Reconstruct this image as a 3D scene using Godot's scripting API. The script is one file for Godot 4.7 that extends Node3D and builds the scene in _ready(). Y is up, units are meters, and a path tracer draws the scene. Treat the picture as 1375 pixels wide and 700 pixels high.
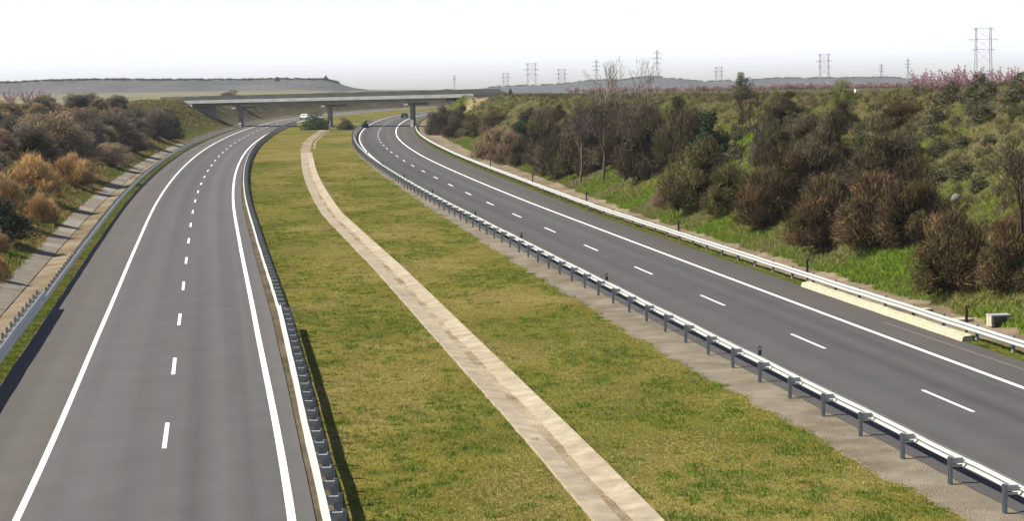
extends Node3D
# A motorway in a cutting, seen from an overpass. World: x to the right, y up, the road runs towards -z ("Z" below is the distance ahead, world z = -Z).

const XL := [-2.9, -8.55, -15.21, -22.0, -28.64, -34.7, -40.15, -45.0, -49.13, -52.6, -55.3, -57.0, -57.5, -55.3, -49.6, -39.6, -25.0, -6.0, 17.0, 43.0, 71.0]
const XR := [24.5, 17.6, 10.58, 3.7, -3.02, -9.2, -14.88, -19.7, -23.67, -26.6, -28.6, -29.7, -29.6, -27.4, -21.8, -12.0, 2.0, 20.0, 42.0, 67.0, 94.0]

var rough_noise := FastNoiseLite.new()
var patch_noise := FastNoiseLite.new()
var rng := RandomNumberGenerator.new()
var M := {}
var names := {}
var rows := PackedFloat32Array()

# ---------------------------------------------------------------- helpers
func at(x: float, y: float, z: float) -> Vector3:
	return Vector3(x, y, -z)

func spline(t: Array, z: float) -> float:
	z = clampf(z, 0.0, 999.9)
	var i := int(z / 50.0)
	var f := z / 50.0 - i
	var p1: float = t[i]
	var p2: float = t[mini(i + 1, 20)]
	var p0: float = t[i - 1] if i > 0 else 2.0 * p1 - p2
	var p3: float = t[mini(i + 2, 20)]
	return 0.5 * (2.0 * p1 + (p2 - p0) * f + (2.0 * p0 - 5.0 * p1 + 4.0 * p2 - p3) * f * f + (3.0 * p1 - p0 - 3.0 * p2 + p3) * f * f * f)

func xl(z: float) -> float:
	return spline(XL, z)

func xr(z: float) -> float:
	return spline(XR, z)

func ramp(z: float, pts: Array) -> float:
	if z <= pts[0][0]: return pts[0][1]
	for i in range(1, pts.size()):
		if z <= pts[i][0]:
			return lerpf(pts[i - 1][1], pts[i][1], (z - pts[i - 1][0]) / (pts[i][0] - pts[i - 1][0]))
	return pts[-1][1]

func wander(z: float, salt: float, f := 0.35) -> float:
	return patch_noise.get_noise_2d(z * f * 12.0, salt * 91.7)

func widen(z: float) -> float:
	return ramp(z, [[170.0, 0.0], [230.0, 0.8], [320.0, 1.2]])

func channel(z: float) -> float:   # middle of the median drain, metres right of the left lane line
	return ramp(z, [[130.0, 11.85], [180.0, 11.5], [230.0, 12.0], [300.0, 12.7], [390.0, 13.0], [460.0, 14.2]])

# edges between the strips of the ground, as x for a distance z
func edge(which: String, z: float) -> float:
	match which:
		"l_toe": return xl(z) - 10.15
		"l_slab": return xl(z) - 8.75
		"l_sand": return xl(z) - 7.3 + 0.16 * wander(z, 2.0)
		"l_road": return xl(z) - 6.35
		"l_road_in": return xl(z) + ramp(z, [[65.0, 4.1], [100.0, 4.3]])
		"l_dirt": return xl(z) + ramp(z, [[60.0, 4.85], [100.0, 5.25], [200.0, 5.0]]) + 0.22 * wander(z, 3.0) + 0.12 * wander(z, 3.5, 1.4)
		"drain_l": return xl(z) + channel(z) - 0.84
		"drain_r": return xl(z) + channel(z) + 0.84
		"r_gravel": return xr(z) - ramp(z, [[60.0, 6.15], [90.0, 6.4], [120.0, 6.25], [210.0, 5.4], [350.0, 4.9]]) + 0.32 * wander(z, 4.0) + 0.14 * wander(z, 4.5, 1.5)
		"r_road_in": return xr(z) - 4.52 + 0.05 * wander(z, 4.8, 1.2)
		"r_road": return xr(z) + 6.05 + widen(z)
		"r_sand": return xr(z) + 7.05 + widen(z) + 0.15 * wander(z, 5.0)
		"r_toe": return xr(z) + 9.55 + 2.0 * widen(z) + 0.35 * wander(z, 6.0) + 0.15 * wander(z, 6.5, 1.5)
	return 0.0

func bank(d: float, top: float) -> float:
	var t := clampf(d / (maxf(top, 0.5) * 1.9), 0.0, 1.0)
	return top * (0.6 * t + 0.4 * t * t * (3.0 - 2.0 * t))

func height(x: float, z: float) -> float:
	var l := x - xl(z)
	var r := x - xr(z)
	var pr := ramp(z, [[100.0, 10.0], [150.0, 9.35], [190.0, 8.4], [270.0, 7.75], [480.0, 6.3], [700.0, 4.5], [1000.0, 1.9], [2000.0, -7.5], [3500.0, -20.0], [9000.0, -72.0]])
	var pl := 8.0 - 0.003 * z
	var h := 0.0
	var toe_r := 9.6 + 2.0 * widen(z)
	if r > toe_r:
		var b := r - toe_r
		h = bank(b, pr) + 0.03
		h = maxf(h, minf(6.4, 6.4 - 0.6 * (Vector2(x + 4.0, z - 476.0).length() - 6.0)))
		h += clampf(b / 4.0, 0.0, 1.0) * (0.4 * rough_noise.get_noise_2d(x * 2.2, z * 1.4) + 0.22 * rough_noise.get_noise_2d(x * 9.0, z * 7.0))
	elif r > 6.9 + widen(z):
		h = -0.03 - 0.06 * sin(PI * (r - 6.9 - widen(z)) / (toe_r - 6.9 - widen(z)))
	elif l < -10.2:
		var b2 := -10.2 - l
		h = bank(b2, pl) + 0.05
		h += clampf(b2 / 4.0, 0.0, 1.0) * (0.5 * rough_noise.get_noise_2d(x * 2.2, z * 1.4) + 0.2 * rough_noise.get_noise_2d(x * 9.0, z * 7.0))
	elif l < -8.7:
		h = lerpf(-0.22, 0.05, (-8.7 - l) / 1.5)
	elif l < -7.0:
		h = lerpf(-0.05, -0.22, (-7.0 - l) / 1.7)
	elif l < -6.2:
		h = -0.03
	elif r < -3.5 and l > 3.9:
		h = -0.035
		var inner := clampf(minf(l - 4.4, -4.6 - r) / 1.5, 0.0, 1.0)
		h += inner * (0.05 * rough_noise.get_noise_2d(x * 3.0, z * 3.0) - 0.05)
	else:
		h = -0.03
	if z > 900.0:
		h = lerpf(h, lerpf(pl, pr, smoothstep(-0.10, -0.04, x / z)), smoothstep(760.0, 1000.0, z))
	return h

func numbered(called: String) -> String:
	var n: int = names.get(called, 0)
	names[called] = n + 1
	return called if n == 0 else "%s_%03d" % [called, n]

func tag(o: Node, label: String, category: String, group := "", kind := "") -> Node:
	if label: o.set_meta("label", label)
	if category: o.set_meta("category", category)
	if group: o.set_meta("group", group)
	if kind: o.set_meta("kind", kind)
	return o

func thing(called: String, where: Vector3, turn := 0.0) -> Node3D:
	var o := Node3D.new()
	o.name = numbered(called)
	add_child(o)
	o.position = where
	o.rotation.y = turn
	return o

func put(called: String, mesh: Mesh, mat: Material, parent: Node = null, xf := Transform3D()) -> MeshInstance3D:
	var o := MeshInstance3D.new()
	o.mesh = mesh
	if mat: o.material_override = mat
	o.transform = xf
	if parent:
		o.name = called
		parent.add_child(o, true)
	else:
		o.name = numbered(called)
		add_child(o, true)
	return o

func array_mesh(v: PackedVector3Array, n: PackedVector3Array, c: PackedColorArray, idx: PackedInt32Array) -> ArrayMesh:
	var a := []
	a.resize(Mesh.ARRAY_MAX)
	a[Mesh.ARRAY_VERTEX] = v
	a[Mesh.ARRAY_NORMAL] = n
	if c.size(): a[Mesh.ARRAY_COLOR] = c
	if idx.size(): a[Mesh.ARRAY_INDEX] = idx
	var m := ArrayMesh.new()
	m.add_surface_from_arrays(Mesh.PRIMITIVE_TRIANGLES, a)
	return m

func box(st: SurfaceTool, c: Vector3, s: Vector3, b := Basis()) -> void:
	var h := s * 0.5
	var p := []
	for i in 8:
		p.append(c + b * Vector3(h.x if i & 1 else -h.x, h.y if i & 2 else -h.y, h.z if i & 4 else -h.z))
	for f in [[0, 4, 6, 2], [1, 3, 7, 5], [0, 1, 5, 4], [2, 6, 7, 3], [0, 2, 3, 1], [4, 5, 7, 6]]:
		for k in [0, 2, 1, 0, 3, 2]:
			st.add_vertex(p[f[k]])

func bar(st: SurfaceTool, a: Vector3, b: Vector3, w: float, d := -1.0) -> void:
	var y := (b - a).normalized()
	var x := y.cross(Vector3.FORWARD if absf(y.z) < 0.9 else Vector3.RIGHT).normalized()
	box(st, (a + b) * 0.5, Vector3(w, (b - a).length(), w if d < 0.0 else d), Basis(x, y, x.cross(y)))

func started() -> SurfaceTool:
	var st := SurfaceTool.new()
	st.begin(Mesh.PRIMITIVE_TRIANGLES)
	st.set_smooth_group(-1)
	return st

func done(st: SurfaceTool) -> ArrayMesh:
	st.generate_normals()
	return st.commit()

func box_mesh(s: Vector3, c := Vector3.ZERO) -> ArrayMesh:
	var st := started()
	box(st, c, s)
	return done(st)

func lin(r: float, g: float, b: float) -> Color:   # photo-like 0..255 sRGB to linear, for vertex colours
	return Color(r / 255.0, g / 255.0, b / 255.0).srgb_to_linear()

func noise_tex(freq: float, octaves: int, lo: Color, hi: Color, size := 512, salt := 1, kind := FastNoiseLite.TYPE_SIMPLEX_SMOOTH, mid := -1.0) -> NoiseTexture2D:
	var n := FastNoiseLite.new()
	n.seed = salt
	n.noise_type = kind
	n.frequency = freq
	n.fractal_octaves = octaves
	n.fractal_gain = 0.6
	var t := NoiseTexture2D.new()
	t.width = size
	t.height = size
	t.seamless = true
	t.noise = n
	var g := Gradient.new()
	g.set_color(0, lo)
	g.set_color(1, hi)
	if mid > 0.0:
		g.set_offset(0, mid - 0.18)
		g.set_offset(1, mid + 0.18)
	t.color_ramp = g
	return t

func bump_tex(freq: float, octaves: int, strength: float, salt := 1) -> NoiseTexture2D:
	var n := FastNoiseLite.new()
	n.seed = salt
	n.frequency = freq
	n.fractal_octaves = octaves
	var t := NoiseTexture2D.new()
	t.width = 512
	t.height = 512
	t.seamless = true
	t.noise = n
	t.as_normal_map = true
	t.bump_strength = strength
	return t

func plain(c: Color, rough := 0.9, metal := 0.0) -> StandardMaterial3D:   # c linear
	var m := StandardMaterial3D.new()
	m.albedo_color = c.linear_to_srgb()
	m.roughness = rough
	m.metallic = metal
	return m

func painted(rough := 0.9) -> StandardMaterial3D:   # colour comes with the vertices
	var m := StandardMaterial3D.new()
	m.vertex_color_use_as_albedo = true
	m.roughness = rough
	m.metallic_specular = 0.25
	return m

func grainy(m: StandardMaterial3D, tex: Texture2D, scale: float, bump: Texture2D = null, bump_scale := 1.0, coarse: Texture2D = null, coarse_scale := 0.1) -> StandardMaterial3D:
	m.albedo_texture = tex
	m.uv1_triplanar = true
	m.uv1_world_triplanar = true
	m.uv1_scale = Vector3.ONE * scale
	if bump:
		m.normal_enabled = true
		m.normal_texture = bump
		m.normal_scale = bump_scale
	if coarse:
		m.detail_enabled = true
		m.detail_blend_mode = BaseMaterial3D.BLEND_MODE_MUL
		m.detail_albedo = coarse
		m.detail_uv_layer = BaseMaterial3D.DETAIL_UV_2
		m.uv2_triplanar = true
		m.uv2_world_triplanar = true
		m.uv2_scale = Vector3.ONE * coarse_scale
	return m

# ---------------------------------------------------------------- ready
func _ready() -> void:
	rng.seed = 20240311
	rough_noise.seed = 5
	rough_noise.frequency = 0.05
	rough_noise.fractal_octaves = 3
	patch_noise.seed = 11
	patch_noise.frequency = 0.05
	patch_noise.fractal_octaves = 3
	set_camera()
	set_light()
	make_materials()
	make_rows()
	make_ground()
	make_road("left_carriageway", true)
	make_road("right_carriageway", false)
	make_drain()
	make_ditch()
	make_hills()
	print("ground ", Time.get_ticks_msec())
	make_barriers()
	make_bridge()
	make_pylons()
	make_roadside()
	make_cars()
	print("built ", Time.get_ticks_msec())
	make_plants()
	make_orchards()
	print("plants ", Time.get_ticks_msec())
	make_grass()
	print("grass ", Time.get_ticks_msec())

func set_camera() -> void:
	var cam := Camera3D.new()
	cam.name = "camera"
	cam.fov = rad_to_deg(2.0 * atan(350.0 / 2964.7))
	cam.near = 0.5
	cam.far = 20000.0
	var pitch := atan((350.0 - 100.18) / 2964.7)
	cam.transform = Transform3D(Basis(Vector3.RIGHT, -pitch) * Basis(Vector3.BACK, -0.018429), Vector3(0, 11.092, 0))
	add_child(cam)
	cam.current = true

func set_light() -> void:
	var sky := ProceduralSkyMaterial.new()
	sky.sky_top_color = Color(0.23, 0.30, 0.43)
	sky.sky_horizon_color = Color(0.745, 0.755, 0.778)
	sky.sky_curve = 0.19
	sky.ground_horizon_color = Color(0.55, 0.54, 0.50)
	sky.ground_bottom_color = Color(0.30, 0.29, 0.24)
	sky.sun_angle_max = 1.0
	sky.energy_multiplier = 1.0
	var s := Sky.new()
	s.sky_material = sky
	var env := Environment.new()
	env.background_mode = Environment.BG_SKY
	env.sky = s
	env.tonemap_mode = Environment.TONE_MAPPER_LINEAR
	env.tonemap_exposure = 2.15
	env.sdfgi_enabled = true
	env.ssao_enabled = true
	env.ssil_enabled = true
	env.fog_enabled = true
	env.fog_density = 0.00008
	env.fog_light_color = Color(0.92, 0.955, 1.0)
	var we := WorldEnvironment.new()
	we.name = "environment"
	we.environment = env
	add_child(we)
	var sun := DirectionalLight3D.new()
	sun.name = "sun"
	sun.light_energy = 1.6
	sun.light_color = Color(1.0, 0.965, 0.90)
	sun.light_angular_distance = 0.5
	sun.shadow_enabled = true
	add_child(sun)
	sun.look_at_from_position(Vector3(-70, 70, -4), Vector3.ZERO)

func make_materials() -> void:
	var grey := func(a: float) -> Color: return Color(a, a, a)
	var fine: NoiseTexture2D = noise_tex(0.035, 5, grey.call(0.62), grey.call(1.0), 1024, 3)
	var coarse: NoiseTexture2D = noise_tex(0.012, 4, grey.call(0.74), grey.call(1.0), 512, 9)
	var speck: NoiseTexture2D = noise_tex(0.11, 3, grey.call(0.86), grey.call(1.0), 512, 21)
	var blotch: NoiseTexture2D = noise_tex(0.014, 5, grey.call(0.93), grey.call(1.0), 512, 33)
	var turf: NoiseTexture2D = noise_tex(0.03, 5, Color(0.60, 0.66, 0.50), Color(1.0, 0.97, 0.98), 1024, 14)
	M.asphalt = grainy(painted(0.82), speck, 0.9, bump_tex(0.12, 2, 3.0, 4), 0.4, blotch, 0.045)
	M.soil = grainy(painted(0.95), turf, 0.22, bump_tex(0.05, 4, 8.0, 6), 0.8, coarse, 0.031)
	M.sand = grainy(painted(0.95), fine, 0.35, bump_tex(0.06, 4, 7.0, 8), 0.7, coarse, 0.08)
	M.paint = grainy(plain(Color(0.80, 0.80, 0.78), 0.6), noise_tex(0.06, 5, grey.call(0.70), grey.call(1.0), 512, 41, FastNoiseLite.TYPE_SIMPLEX_SMOOTH, 0.35), 0.7)
	M.concrete = grainy(painted(0.9), fine, 0.5, bump_tex(0.08, 3, 4.0, 12), 0.5, coarse, 0.13)
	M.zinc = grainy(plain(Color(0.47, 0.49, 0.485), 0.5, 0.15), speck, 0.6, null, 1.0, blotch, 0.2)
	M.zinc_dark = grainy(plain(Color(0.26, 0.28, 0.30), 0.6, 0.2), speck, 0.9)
	M.cream = grainy(plain(Color(0.72, 0.68, 0.50), 0.9), fine, 0.6, bump_tex(0.08, 3, 4.0, 17), 0.5, coarse, 0.4)
	M.bridge = grainy(plain(Color(0.50, 0.51, 0.52), 0.9), fine, 0.12, null, 1.0, coarse, 0.05)
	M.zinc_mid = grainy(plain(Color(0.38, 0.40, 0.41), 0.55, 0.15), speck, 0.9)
	M.fence = plain(Color(0.035, 0.05, 0.048), 0.7)
	M.lattice = plain(Color(0.44, 0.45, 0.47), 0.6, 0.1)
	M.black = plain(Color(0.02, 0.02, 0.022), 0.6)
	M.reflector = plain(Color(0.55, 0.50, 0.42), 0.3)
	M.twig = painted(0.9)
	M.leaf = painted(0.75)
	M.leaf.backlight_enabled = true
	M.leaf.backlight = Color(0.12, 0.14, 0.05)
	M.grass = painted(0.95)
	M.grass.metallic_specular = 0.08
	M.soil.metallic_specular = 0.1
	M.twig.metallic_specular = 0.1
	M.grass.backlight_enabled = true
	M.grass.backlight = Color(0.10, 0.11, 0.03)
	M.petal = painted(0.8)
	M.hill = grainy(painted(0.95), fine, 0.006, null, 1.0, coarse, 0.0015)

func make_rows() -> void:
	var z := 36.0
	while z < 4700.0:
		rows.append(z)
		if z < 140.0: z += 0.5
		elif z < 260.0: z += 1.0
		elif z < 520.0: z += 2.5
		elif z < 1000.0: z += 8.0
		else: z *= 1.1
	rows.append(4800.0)

# a strip of ground between two edges; shares its edge rows with its neighbours
func strip(called: String, left: Callable, right: Callable, ts: Array, tint: Callable, mat: Material, parent: Node = null, z0 := 0.0, z1 := 1.0e6, lift = null) -> MeshInstance3D:
	var v := PackedVector3Array()
	var c := PackedColorArray()
	var idx := PackedInt32Array()
	var n := ts.size()
	var k := 0
	for z in rows:
		if z < z0 or z > z1: continue
		var a: float = left.call(z)
		var b: float = right.call(z)
		for t in ts:
			var x: float = lerpf(a, b, t)
			v.append(at(x, lift.call(x, z) if lift else height(x, z), z))
			c.append(tint.call(x, z))
		if k > 0:
			for i in n - 1:
				var q := (k - 1) * n + i
				idx.append_array(PackedInt32Array([q, q + n, q + 1, q + 1, q + n, q + n + 1]))
		k += 1
	# smooth normals
	var nor := PackedVector3Array()
	nor.resize(v.size())
	for r in k:
		for i in n:
			var dx: Vector3 = v[r * n + mini(i + 1, n - 1)] - v[r * n + maxi(i - 1, 0)]
			var dz: Vector3 = v[mini(r + 1, k - 1) * n + i] - v[maxi(r - 1, 0) * n + i]
			var m := dx.cross(dz)
			nor[r * n + i] = (m if m.y > 0.0 else -m).normalized()
	return put(called, array_mesh(v, nor, c, idx), mat, parent)

func even(n: int) -> Array:
	var a := []
	for i in n + 1: a.append(float(i) / n)
	return a

# ---------------------------------------------------------------- colours of the ground (linear)
func tint_median(x: float, z: float) -> Color:
	var n := patch_noise.get_noise_2d(x * 2.2, z * 1.1) * 1.6
	var m := patch_noise.get_noise_2d(x * 0.9 + 300.0, z * 0.5) * 1.5
	var c := Color(0.24, 0.215, 0.055).lerp(Color(0.33, 0.265, 0.11), clampf(0.4 + n, 0.0, 1.0))
	c = c.lerp(Color(0.145, 0.16, 0.036), clampf(0.15 + m, 0.0, 0.6))
	return c

func tint_bank(x: float, z: float) -> Color:
	var n := patch_noise.get_noise_2d(x * 2.5, z * 2.0) * 1.7
	var m := patch_noise.get_noise_2d(x * 1.1 + 500.0, z * 0.8) * 1.6
	var r := x - xr(z)
	var l := x - xl(z)
	var c: Color
	if r > 0.0:
		var up := clampf((r - 9.0) / 20.0, 0.0, 1.0)
		c = Color(0.11, 0.155, 0.024).lerp(Color(0.145, 0.13, 0.05), clampf(0.2 + n + 0.6 * up, 0.0, 1.0))
		c = c.lerp(Color(0.165, 0.14, 0.085), clampf(m - 0.1 + 0.5 * up, 0.0, 0.8))
		if r > 31.0:
			c = c.lerp(Color(0.16, 0.14, 0.085), 0.6)
		# bare track leaving the overpass
		var d := minf(near_line(x, z, -6.0, 466.0, 6.0, 515.0), near_line(x, z, 6.0, 515.0, 26.0, 640.0))
		if d < 4.5:
			c = c.lerp(Color(0.42, 0.34, 0.23), clampf((4.5 - d) * 0.6, 0.0, 1.0))
	else:
		c = Color(0.15, 0.105, 0.045).lerp(Color(0.10, 0.105, 0.03), clampf(0.35 + n, 0.0, 1.0))
		if l > -12.5:
			c = c.lerp(Color(0.11, 0.12, 0.03), clampf((l + 12.5) * 0.4, 0.0, 0.6))
		if z > 395.0 and z < 520.0:
			c = c.lerp(Color(0.11, 0.135, 0.035), 0.75)
		if z > 530.0 and l > -30.0:
			c = Color(0.20, 0.165, 0.125).lerp(Color(0.14, 0.125, 0.075), clampf(0.4 + n, 0.0, 1.0))
		if l < -30.0:
			c = Color(0.38, 0.355, 0.31).lerp(Color(0.30, 0.30, 0.235), clampf(0.3 + patch_noise.get_noise_2d(x * 0.12, z * 0.06) * 2.5, 0.0, 1.0))
	if z > 700.0:
		var f := clampf((z - 700.0) / 500.0, 0.0, 1.0)
		var field := Color(0.21, 0.17, 0.12).lerp(Color(0.17, 0.125, 0.115), clampf(0.5 + patch_noise.get_noise_2d(x * 0.03, z * 0.02) * 2.5, 0.0, 1.0))
		c = c.lerp(field, f * (0.9 if x > -60.0 else 0.2))
	return c

func near_line(x: float, z: float, x0: float, z0: float, x1: float, z1: float) -> float:
	return Vector2(x, z).distance_to(Geometry2D.get_closest_point_to_segment(Vector2(x, z), Vector2(x0, z0), Vector2(x1, z1)))

func tint_sand(x: float, z: float) -> Color:
	var n := patch_noise.get_noise_2d(x * 4.0, z * 2.4) * 1.6
	return Color(0.40, 0.33, 0.23).lerp(Color(0.27, 0.205, 0.125), clampf(0.35 + n, 0.0, 1.0))

func tint_gravel(x: float, z: float) -> Color:
	var n := patch_noise.get_noise_2d(x * 4.0, z * 3.0) * 1.5
	return Color(0.35, 0.31, 0.245).lerp(Color(0.285, 0.24, 0.175), clampf(0.35 + n, 0.0, 1.0))

func tint_verge(x: float, z: float) -> Color:
	var n := patch_noise.get_noise_2d(x * 5.0, z * 3.0) * 1.5
	return Color(0.085, 0.115, 0.025).lerp(Color(0.17, 0.14, 0.06), clampf(0.3 + n, 0.0, 1.0))

func tint_dirt(x: float, z: float) -> Color:
	var n := patch_noise.get_noise_2d(x * 6.0, z * 3.0) * 1.5
	return Color(0.21, 0.165, 0.11).lerp(Color(0.14, 0.12, 0.06), clampf(0.35 + n, 0.0, 1.0))

func make_ground() -> void:
	var bank_cols := []
	for i in 50: bank_cols.append(i * 0.75)
	for d in [39.0, 42.0, 46.0, 51.0, 58.0, 68.0, 82.0, 100.0, 125.0, 160.0, 210.0, 280.0, 380.0, 540.0, 800.0, 1300.0, 2000.0]: bank_cols.append(d)
	var tr := []
	for d in bank_cols: tr.append(d / 2000.0)
	var tl := tr.map(func(t): return 1.0 - t)
	tl.reverse()
	tag(strip("right_bank_ground", func(z): return edge("r_toe", z), func(z): return edge("r_toe", z) + 2000.0, tr, tint_bank, M.soil), "", "", "", "structure")
	tag(strip("left_bank_ground", func(z): return edge("l_toe", z) - 2000.0, func(z): return edge("l_toe", z), tl, tint_bank, M.soil), "", "", "", "structure")
	tag(strip("ditch_bed_ground", func(z): return edge("l_toe", z), func(z): return edge("l_slab", z), even(3), tint_dirt, M.sand, null, 0, 1e6, func(x, z): return height(x, z) - 0.06), "", "", "", "structure")
	tag(strip("sandy_ditch", func(z): return edge("l_slab", z), func(z): return edge("l_sand", z), even(6), tint_sand, M.sand), "", "", "", "structure")
	tag(strip("left_verge", func(z): return edge("l_sand", z), func(z): return edge("l_road", z), even(3), tint_verge, M.soil), "", "", "", "structure")
	tag(strip("median_edge", func(z): return edge("l_road_in", z), func(z): return edge("l_dirt", z), even(3), tint_dirt, M.sand), "", "", "", "structure")
	tag(strip("median_ground", func(z): return edge("l_dirt", z), func(z): return edge("drain_l", z), even(12), tint_median, M.soil), "", "", "", "structure")
	tag(strip("drain_bed_ground", func(z): return edge("drain_l", z), func(z): return edge("drain_r", z), [0.0, 0.04, 0.5, 0.96, 1.0], func(x, z): return tint_dirt(x, z) if z < 330.0 else tint_median(x, z), M.soil, null, 0, 1e6, func(x, z): return height(x, z) - (0.5 * (1.0 - smoothstep(318.0, 328.0, z)) if absf(x - xl(z) - channel(z)) < 0.81 else 0.0)), "", "", "", "structure")
	tag(strip("median_ground", func(z): return edge("drain_r", z), func(z): return edge("r_gravel", z), even(14), tint_median, M.soil), "", "", "", "structure")
	tag(strip("gravel_verge", func(z): return edge("r_gravel", z), func(z): return edge("r_road_in", z), even(6), tint_gravel, M.sand), "", "", "", "structure")
	tag(strip("right_verge", func(z): return edge("r_road", z), func(z): return edge("r_sand", z), even(3), tint_verge, M.soil), "", "", "", "structure")
	tag(strip("sandy_ditch", func(z): return edge("r_sand", z), func(z): return edge("r_toe", z), even(6), tint_sand, M.sand), "", "", "", "structure")

# ---------------------------------------------------------------- roads
func make_road(called: String, left: bool) -> void:
	var mid := func(z: float) -> float: return xl(z) if left else xr(z)
	var a := "l_road" if left else "r_road_in"
	var b := "l_road_in" if left else "r_road"
	var tint := func(x: float, z: float) -> Color:
		var o: float = x - mid.call(z)
		var g := 0.106 if left else 0.090
		g += 0.024 * patch_noise.get_noise_2d(o * 14.0, z * 0.045)
		g += 0.010 * patch_noise.get_noise_2d(o * 3.0 + 70.0, z * 0.12)
		if not left and o < -3.75: g *= 0.8   # darker edge of the paving under the barrier
		for w in [-2.6, -0.95, 0.95, 2.6]:
			g -= 0.014 * exp(-pow((o - w) / 0.42, 2.0))
		var c := Color(g, g * 0.985, g * 1.0)
		if (o < -3.6 and left) or (o > 3.6 and not left):
			c = Color(g * 0.97, g * 0.90, g * 0.86)
		return c
	var ts := even(40)
	var road: Node = strip(called, func(z): return edge(a, z), func(z): return edge(b, z), ts, tint, M.asphalt, null, 0, 1000.0, func(x, z): return 0.0)
	tag(road, "", "", "", "structure")
	for side in [[-3.5, 0.19], [3.5, 0.22]]:
		var o: float = side[0]
		var w: float = side[1] * 0.5
		strip("edge_line", func(z): return mid.call(z) + o - w, func(z): return mid.call(z) + o + w, [0.0, 1.0], func(x, z): return Color.WHITE, M.paint, road, 0, 1000.0, func(x, z): return 0.004)
	if not left:   # faint older line along the hard shoulder
		strip("faded_line", func(z): return mid.call(z) + 5.05 + 0.012 * (90.0 - z), func(z): return mid.call(z) + 5.15 + 0.012 * (90.0 - z), [0.0, 1.0], func(x, z): return Color(0.17, 0.17, 0.175), M.asphalt, road, 70.0, 96.0, func(x, z): return 0.003)
	# broken lane line, 5 m on and 12 m off along the road
	var z := (68.9 if left else 73.2) - 34.0
	while z < 700.0:
		var st := started()
		var pts := []
		for i in 3:
			var zz := z + (i - 1) * 2.5
			pts.append([mid.call(zz) - 0.07, mid.call(zz) + 0.07, zz])
		for i in 2:
			var p0 := at(pts[i][0], 0.004, pts[i][2])
			var p1 := at(pts[i][1], 0.004, pts[i][2])
			var q0 := at(pts[i + 1][0], 0.004, pts[i + 1][2])
			var q1 := at(pts[i + 1][1], 0.004, pts[i + 1][2])
			for p in [p0, q0, p1, p1, q0, q1]: st.add_vertex(p)
		put("lane_dash", done(st), M.paint, road)
		var slope: float = (mid.call(z + 5.0) - mid.call(z - 5.0)) / 10.0
		z += 17.0 / sqrt(1.0 + slope * slope)

# ---------------------------------------------------------------- concrete drains
func lay(c: Color, parent: Node, p: Array) -> void:   # p: the four top corners of a slab, in order round it
	var st := started()
	st.set_color(c)
	var down := Vector3(0, -0.09, 0)
	var mid: Vector3 = (p[0] + p[1] + p[2] + p[3]) * 0.25
	for i in 4:
		var j := (i + 1) % 4
		var a: Vector3 = p[i]
		var b: Vector3 = p[j]
		var ai: Vector3 = a.lerp(mid, 0.012) + Vector3(0, 0.008, 0)
		var bi: Vector3 = b.lerp(mid, 0.012) + Vector3(0, 0.008, 0)
		for q in [a + down, b + down, a, a, b + down, b, a, b, ai, ai, b, bi, ai, bi, mid + Vector3(0, 0.008, 0)]: st.add_vertex(q)
	put("concrete_panel", done(st), M.concrete, parent)

func make_drain() -> void:
	var d := thing("drainage_channel", at(xl(50.0) + 11.85, 0, 50))
	tag(d, "pale concrete drainage channel running along the grassy median", "drain")
	var tones := [Color(0.62, 0.53, 0.39), Color(0.60, 0.515, 0.38), Color(0.635, 0.55, 0.41), Color(0.585, 0.495, 0.36)]
	var z := 46.0
	while z < 330.0:
		var z2 := z + 3.0
		var m0 := xl(z) + channel(z)
		var m1 := xl(z2) + channel(z2)
		var dep := -0.11 * (1.0 - smoothstep(290.0, 330.0, z)) - 0.01
		var gap := 0.006
		for s in [-1.0, 1.0]:
			var j := rng.randf_range(-0.006, 0.004)
			var a := at(m0, dep + j, z + gap) - d.position
			var b := at(m0 + s * (0.86 + j), 0.0 + j * 0.5, z + gap) - d.position
			var c := at(m1, dep + j, z2 - gap) - d.position
			var e := at(m1 + s * (0.86 + j), 0.0 + j * 0.5, z2 - gap) - d.position
			lay(tones[rng.randi() % 4], d, [a, b, e, c] if s < 0 else [b, a, c, e])
		z = z2
	# silt left along the bottom
	strip("silt", func(zz): return xl(zz) + channel(zz) - 0.28 + 0.16 * wander(zz, 8.0, 0.10) + 0.08 * wander(zz, 8.3, 0.6), func(zz): return xl(zz) + channel(zz) + 0.16 + 0.16 * wander(zz, 8.6, 0.12) + 0.08 * wander(zz, 8.9, 0.7), [0.0, 0.5, 1.0], func(x, zz): return tint_sand(x, zz) * 1.5, M.sand, d, 46.0, 300.0, func(x, zz): return -0.100 + 0.07 * absf(x - xl(zz) - channel(zz))).position -= d.position
	# wheel track beyond the end of the channel
	for o in [[-0.95, 1.6, 329.0], [1.0, 0.4, 350.0]]:
		var off: float = o[0]
		var w: float = o[1]
		tag(strip("dirt_track", func(zz): return xl(zz) + channel(zz) + off + 0.25 * wander(zz, 9.0 + off), func(zz): return xl(zz) + channel(zz) + off + w + 0.25 * wander(zz, 9.5 + off), even(3), func(x, zz): return tint_sand(x, zz) * 1.3, M.sand, null, o[2], 476.0, func(x, zz): return height(x, zz) + 0.03), "", "", "", "structure")

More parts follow.
